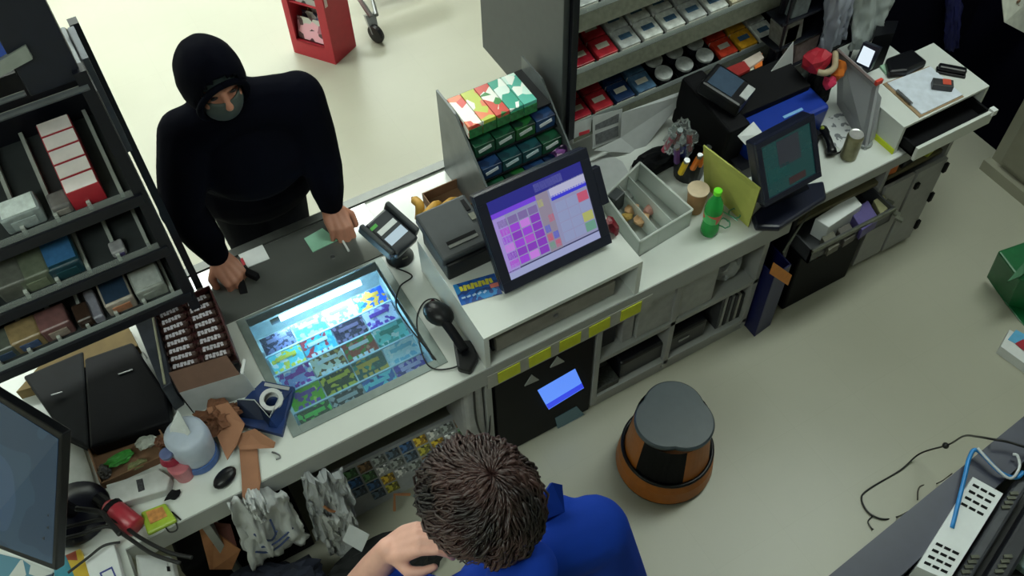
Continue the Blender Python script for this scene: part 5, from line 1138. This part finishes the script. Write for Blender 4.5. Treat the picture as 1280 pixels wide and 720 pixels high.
part(t, 'icon', MB().slab([(208, 708), (212, 708), (213, 714), (209, 714)], ZC+.052, ZC+.0535), black_mt)
t = thing('white_notepad', 'white boxy pad with a small blue framed label', 'pad', P(130, 700, ZC))
part(t, 'body', MB().slab([(104, 695), (142, 678), (158, 740), (120, 750)], ZC, ZC+.035), paper, b=.004)
part(t, 'label', MB().slab([(124, 716), (140, 708), (147, 724), (131, 732)], ZC+.035, ZC+.0365), mat('label navy', (60, 70, 140), .5))
part(t, 'label_inner', MB().slab([(127, 717), (139, 711), (144, 723), (132, 729)], ZC+.0365, ZC+.0375), paper)
single('yellow_pack', MB().slab([(82, 694), (100, 686), (118, 725), (98, 732)], ZC, ZC+.02), matprint('yellow pack ink', [(200, 170, 60), (200, 170, 60), (160, 80, 60)], 30), 'yellow pack with red marks between the monitor and the white pad', 'pack')
single('teal_pack', MB().slab([(66, 698), (82, 694), (98, 732), (70, 738)], ZC, ZC+.015), mat('teal pack', (50, 130, 150), .5), 'teal pack left of the yellow pack', 'pack')
single('paper_stack', MB().slab([(-10, 690), (30, 700), (66, 715), (60, 745), (-10, 745)], ZC, ZC+.01), matprint('mixed sheets', [(170, 175, 172), (60, 110, 130), (170, 175, 172), (40, 60, 80)], 16), 'pale and teal papers under the left monitor', 'papers')

# items on the glass strip
zg = ZC+.006
t = thing('white_card', 'white card lying on the glass strip in front of the hooded person', 'card', P(320, 320, zg))
part(t, 'card', MB().slab([(297, 318), (327, 304), (337, 323), (310, 334)], zg, zg+.003), paper)
part(t, 'red_corner', MB().slab([(300, 324), (303, 322), (307, 330), (304, 332)], zg+.003, zg+.0045), red)
single('green_slip', MB().slab([(380, 298), (403, 285), (422, 300), (391, 315)], zg, zg+.003), mat('mint slip', (140, 190, 165), .6, var=.05), 'mint green slip under the right-hand fingers of the hooded person', 'slip')
single('white_pen', MB().tube([P(425, 295, zg+.005), P(436, 314, zg+.005)], .004, 8), paper, 'short white pen beside the mint slip', 'pen')
single('small_coin', MB().lathe([(.008, 0), (.008, .002)], P(416, 321, zg)), steel, 'small coin on the glass strip', 'coin')

# ------------------------------------------------------------------ people
def cap(mb, pts, rs, n=14):
    pts = [Vector(p) for p in pts]
    for i in range(len(pts)-1):
        if (pts[i+1]-pts[i]).length > 1e-4: mb.tube([pts[i], pts[i+1]], [rs[i], rs[i+1]], n)
    for p, r in zip(pts, rs): mb.ball(p, r, nu=n, nv=8)
def fuse(mb, voxel, smooth=6, name='fused'):
    me = bpy.data.meshes.new(name); me.from_pydata(mb.v, [], mb.f); me.update()
    o = bpy.data.objects.new(name, me); COL.objects.link(o)
    md = o.modifiers.new('r', 'REMESH'); md.mode = 'VOXEL'; md.voxel_size = voxel
    if smooth: ms = o.modifiers.new('s', 'SMOOTH'); ms.iterations = smooth; ms.factor = .5
    dg = bpy.context.evaluated_depsgraph_get(); ev = o.evaluated_get(dg); out = bpy.data.meshes.new_from_object(ev)
    g = MB(); g.v = [v.co.copy() for v in out.vertices]; g.f = [tuple(p.vertices) for p in out.polygons]; g.m = [0]*len(g.f)
    bpy.data.objects.remove(o); bpy.data.meshes.remove(me); bpy.data.meshes.remove(out); return g
def hand(mb, wrist, d, n, side, curls, k=1.0, thumb=(.55, .35), grip=0):
    """palm, four bent fingers and a thumb. d: towards the knuckles, n: back of the hand, side: thumb side (+1/-1 along d x n)"""
    wrist = Vector(wrist); d = Vector(d).normalized(); n = Vector(n); n = (n-d*n.dot(d)).normalized(); s = d.cross(n)*side
    kn = []
    for i in range(4):
        off = (.030-.0205*i)*k; L = (.088, .092, .087, .078)[i]*k
        q = wrist+d*L+s*off+n*(.002 if i in (1, 2) else -.002); kn.append(q)
        cap(mb, [wrist+s*off*.6+d*.006, wrist+d*L*.55+s*off*.9, q], [.017*k, .0165*k, .0118*k], 10)
    mb.ball(wrist+d*.045*k+n*-.004, (.034*k, .034*k, .016*k), Matrix((s, d, n)).transposed())
    for i in range(4):
        segs = [(.042, .026, .021), (.046, .030, .022), (.043, .028, .021), (.034, .021, .019)][i]; p = kn[i]; dirv = (d+s*(.08-.06*i)).normalized(); pts = [p]; ang = 0
        for j, L in enumerate(segs):
            ang += curls[i][j]; dd = dirv*math.cos(math.radians(ang))-n*math.sin(math.radians(ang)); p = p+dd*L*k; pts.append(p)
        r0 = (.0098, .0102, .0098, .0086)[i]*k
        cap(mb, pts, [r0*1.08, r0, r0*.93, r0*.82], 10)
    a = wrist+d*.016*k+s*.022*k-n*.006; b = a+(d*thumb[0]+s*.75-n*thumb[1]).normalized()*.044*k; c = b+(d*.95+s*.10-n*(.4+grip)).normalized()*.034*k; e = c+(d*.9-s*.25-n*(.4+grip)).normalized()*.026*k
    cap(mb, [a, b, c, e], [.0175*k, .0135*k, .0112*k, .0092*k], 10)
def head(mb, c, fd, up, k=1.0):
    fd = Vector(fd).normalized(); up = Vector(up); up = (up-fd*up.dot(fd)).normalized(); rt = up.cross(fd)
    R = Matrix((rt, fd, up)).transposed(); c = Vector(c)
    def W(x, y, z): return c+R@Vector((x, y, z))*k
    mb.ball(W(0, -.012, .025), (.076*k, .096*k, .092*k), R); mb.ball(W(0, .018, -.035), (.060*k, .072*k, .082*k), R)
    mb.ball(W(0, .048, -.085), (.034*k, .032*k, .026*k), R); mb.ball(W(0, .066, .012), (.052*k, .022*k, .020*k), R)
    cap(mb, [W(0, .082, .008), W(0, .098, -.022), W(0, .104, -.034)], [.010*k, .012*k, .014*k], 10)
    mb.ball(W(.013, .092, -.038), .009*k, R); mb.ball(W(-.013, .092, -.038), .009*k, R)
    mb.ball(W(0, .080, -.060), (.024*k, .012*k, .0075*k), R); mb.ball(W(0, .078, -.070), (.021*k, .012*k, .008*k), R)
    for sx in (-1, 1):
        mb.ball(W(sx*.040, .062, -.030), (.022*k, .022*k, .020*k), R); mb.ball(W(sx*.078, -.008, -.012), (.009*k, .018*k, .030*k), R)
    return W, R, k
def limbs(mb, J, torso, legs):
    for a in torso: mb.ball(a[0], a[1], a[2] if len(a) > 2 else None, nu=20, nv=14)
    for l in legs: cap(mb, l[0], l[1])

# ---- hooded person on the customer side
HC = P(264, 98, 1.47); fd = Vector((.10, -1, -.06)).normalized(); hup = Vector((.02, -.22, 1))
rs = P(232, 168, 1.27); ls = P(372, 122, 1.29)
re = P(226, 262, 1.02); le = P(403, 208, 1.00)
rh_ = P(273, 322, .80); lh_ = P(414, 258, .80)
chest = (rs+ls)/2+Vector((0, .02, -.16)); belly = chest+Vector((-.0, .04, -.22)); pelv = Vector((chest.x-.01, max(belly.y, 2.60), .86))
belly.y = max(belly.y, 2.55)
nk = (rs+ls)/2+Vector((0, .0, .04))
sx = (ls-rs).normalized(); TR_ = Matrix((sx, Vector((-sx.y, sx.x, 0)), (0, 0, 1))).transposed()
sus = thing('person', 'person in black hooded top with covered lower face leaning on the customer side', 'person', (pelv.x, pelv.y, 0))
bd_ = MB()
W, HR, hk = head(bd_, HC, fd, hup)
cap(bd_, [HC-hup*.08+Vector((0, .05, 0)), nk], [.052, .062])
bd_.ball(chest, (.17, .11, .17), TR_); bd_.ball(belly, (.155, .11, .16), TR_); bd_.ball(pelv, (.155, .11, .12), TR_)
cap(bd_, [rs, re, rh_], [.058, .042, .028]); cap(bd_, [ls, le, lh_], [.058, .042, .028])
for sgn, fx in ((-1, -.0), (1, .0)):
    hip = pelv+sx*.085*sgn; cap(bd_, [hip, hip+Vector((.0, .02, -.40)), Vector((hip.x+.03*sgn, hip.y+.06, .09))], [.085, .058, .042])
    cap(bd_, [Vector((hip.x+.03*sgn, hip.y+.09, .045)), Vector((hip.x+.04*sgn, hip.y-.08, .035))], [.042, .034])
# hands: the one on the left of the picture closes round the dark object, the other rests fingers down
hd = (P(290, 336, .77)-rh_).normalized()
hand(bd_, rh_, Vector((.25, -1, -.45)), Vector((.0, -.35, 1)), 1, [(62, 70, 40), (66, 72, 40), (68, 72, 40), (70, 72, 40)], 1.12, grip=.2)
hand(bd_, lh_, Vector((-.05, -1, -.35)), Vector((.1, -.30, 1)), -1, [(38, 35, 20), (42, 38, 22), (46, 42, 22), (50, 44, 24)], 1.10)
body = part(sus, 'body', fuse(bd_, .0045, 5), skin, smooth=True)
fab = mat('black hoodie cotton', (6, 7, 17), .95, var=.35, scale=5, spec=.06, bump=.25)
hz = MB()
hz.ball(chest, (.205, .15, .20), TR_); hz.ball(belly, (.195, .15, .20), TR_); hz.ball(Vector((belly.x, 2.56, .86)), (.235, .15, .20), TR_); hz.ball(Vector((belly.x+.0, 2.53, 1.02)), (.22, .15, .2), TR_)
hz.ball(chest+Vector((0, .05, .09)), (.21, .12, .10), TR_)
cap(hz, [rs+Vector((.0, .0, .0)), rs.lerp(re, .5), re, re.lerp(rh_, .55), re.lerp(rh_, .93)], [.088, .084, .072, .062, .046])
cap(hz, [ls, ls.lerp(le, .5), le, le.lerp(lh_, .55), le.lerp(lh_, .93)], [.088, .084, .070, .060, .046])
for (a, b_) in ((rs, nk), (ls, nk)): cap(hz, [a, b_], [.084, .085])
cap(hz, [nk+Vector((0, .01, 0)), HC+Vector((0, .06, -.10))], [.095, .085])
for k in range(7):
    u = k/6; cap(hz, [re.lerp(rh_, .15+.6*u)+Vector((.03, 0, .02)), re.lerp(rh_, .2+.6*u)+Vector((-.03, .01, .02))], [.045-.012*u, .045-.012*u], 8)
part(sus, 'hooded_top', fuse(hz, .010, 4), fab, smooth=True)
pz = MB()
for sgn in (-1, 1):
    hip = pelv+sx*.085*sgn; cap(pz, [hip, hip+Vector((.0, .02, -.40)), Vector((hip.x+.03*sgn, hip.y+.06, .10))], [.108, .080, .066])
pz.ball(pelv, (.17, .125, .11), TR_); part(sus, 'trousers', fuse(pz, .012, 3), mat('dark trousers', (12, 13, 20), .95, spec=.1), smooth=True)
sz = MB()
for sgn in (-1, 1):
    hip = pelv+sx*.085*sgn; cap(sz, [Vector((hip.x+.03*sgn, hip.y+.10, .05)), Vector((hip.x+.04*sgn, hip.y-.10, .045))], [.050, .043])
part(sus, 'shoes', fuse(sz, .010, 3), mat('black shoes', (14, 14, 16), .6), smooth=True)
# hood: a thick shell round the head, open at the face
def cut_shell(W, R, cen, rad, keep, th, bulge=None):
    nu, nv = 48, 32; g = MB(); idx = {}; 
    def pt(i, j, ex):
        t = -PI/2+PI*j/nv; a = 2*PI*i/nu; u = Vector((math.cos(t)*math.cos(a), math.cos(t)*math.sin(a), math.sin(t)))
        b_ = 1+(bulge(u) if bulge else 0); return u, W(cen[0]+u.x*(rad[0]*b_+ex), cen[1]+u.y*(rad[1]*b_+ex), cen[2]+u.z*(rad[2]*b_+ex))
    F_ = set()
    for j in range(nv):
        for i in range(nu):
            u, _ = pt(i+.5, j+.5, 0)
            if keep(u): F_.add((i, j))
    vid = {}; vs = []; fs = []
    def V_(i, j, l):
        k_ = (i % nu if 0 < j < nv else 0, j, l)
        if k_ not in vid: vid[k_] = len(vs); vs.append(pt(i, j, th if l else 0)[1])
        return vid[k_]
    for (i, j) in F_:
        q = [(i, j), (i+1, j), (i+1, j+1), (i, j+1)]
        for l in (0, 1):
            f = []
            for a in q:
                v_ = V_(*a, l)
                if v_ not in f: f.append(v_)
            fs.append(tuple(f) if l else tuple(f[::-1]))
        for (di, dj, a, b_) in ((0, -1, (i, j), (i+1, j)), (0, 1, (i+1, j+1), (i, j+1)), (1, 0, (i+1, j), (i+1, j+1)), (-1, 0, (i, j+1), (i, j))):
            if ((i+di) % nu, j+dj) not in F_ and 0 <= j+dj < nv:
                fs.append((V_(*a, 0), V_(*b_, 0), V_(*b_, 1), V_(*a, 1)))
    g.add(vs, fs); return g
op = Vector((0, .93, -.32)).normalized()
hood = cut_shell(W, HR, (0, -.004, .006), (.091, .112, .120), lambda u: u.dot(op) < .62, .010, lambda u: .08*max(0, -u.z)*max(0, -u.y)+.03*noise.noise(u*3))
part(sus, 'hood', hood, fab, smooth=True)
part(sus, 'hood_hem', MB().tube([W(.0+.080*math.sin(a), (.066-.030*math.cos(a+.2)*(-1)), -.035+.082*math.cos(a)) for a in [k*PI/16 for k in range(33)]], .011, 8), fab, smooth=True)
cap_m = mat('dark green knit cap', (26, 38, 40), .9, var=.15)
part(sus, 'knit_cap', cut_shell(W, HR, (0, -.008, .025), (.080, .100, .094), lambda u: u.z-.1*u.y > -.02, .006), cap_m, smooth=True)
part(sus, 'face_mask', cut_shell(W, HR, (0, .022, -.045), (.064, .082, .075), lambda u: u.y > -.1 and u.z < .28+.12*(u.y), .006), mat('grey green mask cloth', (60, 68, 64), .8, var=.1), smooth=True)
for sx_ in (-1, 1): part(sus, 'eye', MB().ball(W(sx_*.030, .082, .000), (.012, .006, .005), HR), mat('eye dark', (30, 20, 20), .3))

part(sus, 'zip', MB().tube([W(.0, .05, -.17), W(0, .055, -.21)], .003, 6), mat('zip grey', (50, 52, 60), .4, .5))

# dark object held down on the glass
g0 = P(291, 330, ZC+.035); g1 = P(320, 347, ZC+.02)
t = thing('dark_handheld_object', 'small black object with modelled reflection held down on the glass by the hooded person', 'handheld object', g0)
part(t, 'bar', MB().obox((g0+g1)/2, ((g1-g0).length+.02, .022, .026), RZ(math.degrees(math.atan2((g1-g0).y, (g1-g0).x)))), black_mt, b=.003)
part(t, 'stem', MB().plate([P(289, 330, ZC+.045), P(299, 334, ZC+.04), P(310, 366, ZC+.008), P(300, 368, ZC+.008)], .022), black_mt, b=.003)  # solid stem in place of the bar's reflection in the glass
single('dark_strap', MB().tube(bez([P(432, 262, ZC+.03), P(436, 275, ZC+.03), P(433, 290, ZC+.015)]), .009, 8), black_mt, 'short dark strap under the right-hand fist on the counter', 'strap', smooth=True)

# ---- clerk at the bottom of the picture
CC = P(598, 632, 1.60); cfd = Vector((-.34, .86, -.42)).normalized(); cup = Vector((.05, .35, 1))
rs = P(742, 664, 1.37); ls = P(560, 775, 1.35)
re = P(775, 740, 1.08); rw_ = P(700, 800, .95)
le = P(452, 735, 1.14); lw_ = P(487, 687, 1.38)
mid = (rs+ls)/2; sx = (rs-ls); sx.z = 0; sx.normalize(); bk2 = Vector((sx.y, -sx.x, 0))
TR_ = Matrix((sx, -bk2, (0, 0, 1))).transposed()
chest = mid+Vector((0, 0, -.13)); belly = mid+bk2*.02+Vector((0, 0, -.33)); pelv = mid+bk2*.05+Vector((0, 0, -.47))
clk = thing('person', 'person with short dark brown hair in a blue polo shirt, hand raised beside the head', 'person', (pelv.x, pelv.y, 0))
bd_ = MB(); W2, HR2, k2 = head(bd_, CC, cfd, cup, 1.02)
nk = mid+Vector((0, 0, .055))
cap(bd_, [W2(0, -.045, -.07), nk], [.056, .066])
bd_.ball(chest, (.165, .11, .16), TR_); bd_.ball(belly, (.15, .11, .16), TR_); bd_.ball(pelv, (.155, .115, .12), TR_)
cap(bd_, [rs, re, rw_], [.056, .044, .030]); cap(bd_, [ls, le, le.lerp(lw_, .5), lw_], [.056, .046, .040, .030])
for sgn in (-1, 1):
    hip = pelv+sx*.09*sgn; cap(bd_, [hip, hip-bk2*.03+Vector((0, 0, -.42)), Vector((hip.x, hip.y, .09))], [.088, .058, .042])
    cap(bd_, [Vector((hip.x, hip.y, .045))+bk2*.03, Vector((hip.x, hip.y, .035))-bk2*.14], [.042, .034])
hand(bd_, lw_, (P(535, 668, 1.45)-lw_), Vector((-.15, .15, 1)), 1, [(30, 45, 30), (34, 48, 30), (38, 50, 32), (42, 52, 32)], 1.0)
hand(bd_, rw_, Vector((-.5, .8, -.1)), Vector((0, 0, 1)), -1, [(20, 25, 20)]*4, 1.0)
part(clk, 'body', fuse(bd_, .0045, 5), skin_l, smooth=True)
blue = mat('royal blue polo', (8, 50, 150), .85, var=.14, scale=6, spec=.2, bump=.2)
hz = MB()
hz.ball(chest, (.195, .135, .17), TR_); hz.ball(belly, (.18, .14, .19), TR_); hz.ball(pelv+Vector((0, 0, .02)), (.18, .14, .12), TR_)
cap(hz, [rs, rs.lerp(re, .5), rs.lerp(re, .88)], [.082, .080, .078]); cap(hz, [ls, ls.lerp(le, .5), ls.lerp(le, .8)], [.082, .078, .076])
cap(hz, [rs, nk+sx*.05+Vector((0, 0, -.01))], [.082, .072]); cap(hz, [rs.lerp(nk, .25)+Vector((-.02, .05, .0)), nk+Vector((.0, .04, -.03))], [.07, .07]); cap(hz, [ls, nk-sx*.04], [.078, .055])
hz.ball(W2(0.01, -.085, -.135), (.082, .07, .06), HR2)
part(clk, 'polo_shirt', fuse(hz, .009, 4), blue, smooth=True)
part(clk, 'collar_tip', MB().plate([P(677, 622, 1.50), P(690, 603, 1.50), P(703, 606, 1.49), P(706, 640, 1.45), P(680, 650, 1.47)], .012), blue)
part(clk, 'collar', MB().tube([nk+TR_@Vector((.085*math.cos(a), .082*math.sin(a)+.0, .022+.01*math.sin(a*2))) for a in [k*PI/12-.3 for k in range(20)]], .014, 8), blue, smooth=True)
pz = MB()
for sgn in (-1, 1):
    hip = pelv+sx*.09*sgn; cap(pz, [hip, hip-bk2*.03+Vector((0, 0, -.42)), Vector((hip.x, hip.y, .09))], [.108, .078, .064])
part(clk, 'trousers', fuse(pz, .012, 3), mat('dark trousers', (12, 13, 20), .95, spec=.1), smooth=True)
sz = MB()
for sgn in (-1, 1):
    hip = pelv+sx*.09*sgn; cap(sz, [Vector((hip.x, hip.y, .05))+bk2*.03, Vector((hip.x, hip.y, .045))-bk2*.15], [.05, .043])
part(clk, 'shoes', fuse(sz, .010, 3), mat('black shoes', (14, 14, 16), .6), smooth=True)
# hair: cap of hair plus layered locks radiating from the crown
hm = bpy.data.materials.new('dark brown hair'); hm.use_nodes = True; nt = hm.node_tree; b = nt.nodes['Principled BSDF']
tc = nt.nodes.new('ShaderNodeTexCoord'); n1 = nt.nodes.new('ShaderNodeTexNoise'); n1.inputs['Scale'].default_value = 9; rp = nt.nodes.new('ShaderNodeValToRGB')
rp.color_ramp.elements[0].position = .38; rp.color_ramp.elements[0].color = lin((12, 7, 10)); rp.color_ramp.elements[1].position = .66; rp.color_ramp.elements[1].color = lin((66, 44, 42))
nt.links.new(tc.outputs['Object'], n1.inputs[0]); nt.links.new(n1.outputs['Fac'], rp.inputs[0]); nt.links.new(rp.outputs[0], b.inputs['Base Color']); b.inputs['Roughness'].default_value = .42
hr = MB()
base = cut_shell(W2, HR2, (0, -.012, .020), (.088, .110, .106), lambda u: not (u.y > .35 and u.z < .35) and u.z > -.55-(.3 if u.y < 0 else 0), .010)
hr.v += base.v; hr.f += base.f; hr.m += base.m
rnd = random.Random(3); cr = Vector((.01, -.55, .83)).normalized()
t1 = cr.orthogonal().normalized(); t2 = cr.cross(t1)
for k in range(3000):
    al = rnd.uniform(0, 2*PI); th0 = rnd.uniform(.02, 1.65); Lg = rnd.uniform(.35, .62); pts = []; tw = .55
    lift = rnd.uniform(.001, .016)+(.006 if k % 9 == 0 else 0); ok = True; wv = rnd.uniform(-.35, .35)+.5*math.sin(al*3)*rnd.random()
    for j in range(6):
        th_ = th0+Lg*j/5; a2 = al+tw*th_*.9+wv*(j/5)**2
        u = cr*math.cos(th_)+(t1*math.cos(a2)+t2*math.sin(a2))*math.sin(th_)
        if j == 0 and (u.z < -.6 or (u.y > .5 and u.z < .25)): ok = False
        e = .012+lift*math.sin(PI*min(1, j/4))+.010*(j == 5)*rnd.random()
        pts.append(W2(u.x*(.089+e), -.012+u.y*(.111+e), .020+u.z*(.107+e)))
    if ok:
        r0 = rnd.uniform(.0014, .0034)*(1.25 if k % 9 == 0 else 1); hr.tube(pts, [r0*.7, r0, r0, r0*.85, r0*.55, r0*.15], 4)
part(clk, 'hair', hr, hm, smooth=True)
